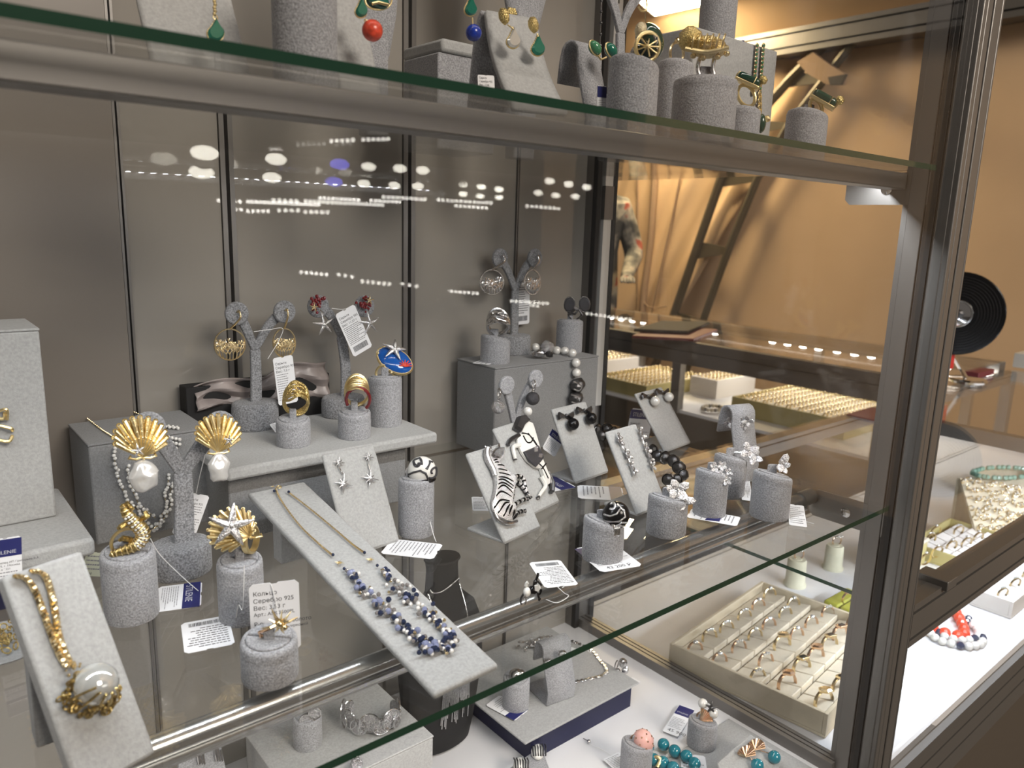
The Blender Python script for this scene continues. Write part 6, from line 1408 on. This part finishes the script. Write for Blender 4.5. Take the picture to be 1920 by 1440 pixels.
m, t, b = nm('person_skin_cloth'); tc = t.nodes.new('ShaderNodeTexCoord'); sx = t.nodes.new('ShaderNodeSeparateXYZ'); rp = t.nodes.new('ShaderNodeValToRGB'); n1 = t.nodes.new('ShaderNodeTexNoise'); n1.inputs['Scale'].default_value = 11; cr_ = t.nodes.new('ShaderNodeValToRGB'); mx = t.nodes.new('ShaderNodeMix'); mx.data_type = 'RGBA'
e_ = cr_.color_ramp.elements; e_[0].color = (.06, .06, .06, 1); e_[1].color = (.36, .33, .28, 1); e_[0].position = .4; e_[1].position = .6; k_ = cr_.color_ramp.elements.new(.66); k_.color = (.35, .08, .05, 1)
mt_ = t.nodes.new('ShaderNodeMath'); mt_.operation = 'GREATER_THAN'; mt_.inputs[1].default_value = top-.17
t.links.new(tc.outputs['Object'], sx.inputs[0]); t.links.new(sx.outputs['Z'], mt_.inputs[0]); t.links.new(tc.outputs['Object'], n1.inputs['Vector']); t.links.new(n1.outputs['Fac'], cr_.inputs[0]); t.links.new(mt_.outputs[0], mx.inputs['Factor']); t.links.new(cr_.outputs[0], mx.inputs['A']); mx.inputs['B'].default_value = (.45, .26, .18, 1); t.links.new(mx.outputs['Result'], b.inputs['Base Color']); b.inputs['Roughness'].default_value = .8
me.materials.append(m)
hr = MB().ball(H(0, -.015, top+.045), (.100, .108, .115), 22, 16, (s_, f_, UZ), jit=.05, seed=3); hr.ball(H(0, -.05, top-.06), (.085, .06, .10), 16, 12, (s_, f_, UZ), jit=.06, seed=4).build('hair', 'hair', o)
fc = H(0, .105, top-.01)
for s in (-1, 1): MB().ball(fc+s_*s*.032+UZ*.02, (.013, .006, .007), 8, 6, (s_, f_, UZ)).build('eye', 'black', o); MB().ball(H(s*.092, .02, top), (.012, .022, .032), 8, 6, (s_, f_, UZ)).build('ear', 'skin', o)
MB().tube([fc+UZ*.02, fc+f_*.018-UZ*.012, fc+f_*.010-UZ*.022], [.007, .012, .009], 8).build('nose', 'skin', o); MB().ball(fc-UZ*.048, (.022, .008, .007), 10, 6, (s_, f_, UZ)).build('mouth', 'maroon', o)

# ------------------------------------------------------------------ lamps of the hall behind the viewer (seen mirrored in the back panels), plus an added lower spot row
def mir(px, py, yy):                       # a point at depth yy behind the viewer that the back panel mirrors
    P = Y(px, py, .45); d = (P-CAM).normalized(); d.y = -d.y; return P+d*((yy-P.y)/d.y)
tk = T('lamp_track', mir(450, 320, -5.2), 'long ceiling track carrying round spot lamps over the opposite stand', 'lamp track')
for py, pts in ((300, (307, 430, 540, 592, 647, 688)), ):
    a, b = mir(280, 296, -5.2), mir(1000, 352, -5.2)
    MB().tube([a+UZ*.16, b+UZ*.16], .02, 8).build('track', 'alu', tk)
for i, (px, py, s) in enumerate(((307, 298, 1.2), (430, 308, 1), (541, 316, 1), (592, 320, .8), (647, 323, .8), (688, 326, .8), (310, 329, 1.2), (432, 338, 1), (541, 345, 1), (594, 348, .8), (648, 351, .8), (690, 352, .8), (868, 345, .5), (902, 350, .5), (935, 355, .5), (868, 364, .5), (900, 368, .5), (935, 370, .5))):  # each lower lamp is added to imitate the double-pane reflection
    P = mir(px, py, (-3.4 if i < 15 else -4.0) if px > 800 else (-5.2 if i < 6 else -5.9)); lm = T('spot_lamp_offscreen', P, 'round blue stage spot lamp of the hall, lower twin added as its second reflection' if px == 541 else 'round white spot lamp of the hall, lower twin added as its second reflection', 'spot lamp', 'blue hall spot lamps' if px == 541 else 'white hall spot lamps')
    r = .085*s; u, v, w = frame(V((0, 1, 0)))
    MB().lathe([(r*.6, -.12), (r*1.05, -.03), (r*1.05, 0)], P, (u, v, w), 20).build('housing', 'alu', lm); MB().ball(P+w*.004, (r*.95, r*.48, .02), 16, 8, (u, v, w)).build('lens', 'lamp_lens_blue' if px == 541 else 'lamp_lens', lm)
    MB().tube([P, P+UZ*.02], .012, 6).build('stem', 'alu', lm)
for i, (x0, y0, x1, y1) in enumerate(((508, 280, 545, 278), (563, 277, 606, 276), (410, 376, 450, 378), (465, 378, 598, 384), (600, 371, 672, 375), (696, 376, 790, 381), (420, 393, 452, 393), (465, 396, 503, 396), (565, 510, 612, 515), (830, 545, 895, 550), (968, 568, 1062, 581), (635, 515, 660, 519), (855, 386, 912, 390))):
    A, Bq = mir(x0, y0, -4.2), mir(x1, y1, -4.2); n = max(3, int((x1-x0)/7)); sl = T('strip_light_offscreen', A, 'short row of white diodes along the opposite stand', 'strip light', 'diode rows of the opposite stand')
    MB().tube([A-UZ*.0-UY*.03, Bq-UY*.03], .014, 6).build('channel', 'alu', sl)
    mb = MB()
    for k in range(n): mb.ball(A.lerp(Bq, k/(n-1)), .013, 8, 6)
    mb.build('diodes', 'led', sl)['kind'] = 'stuff'
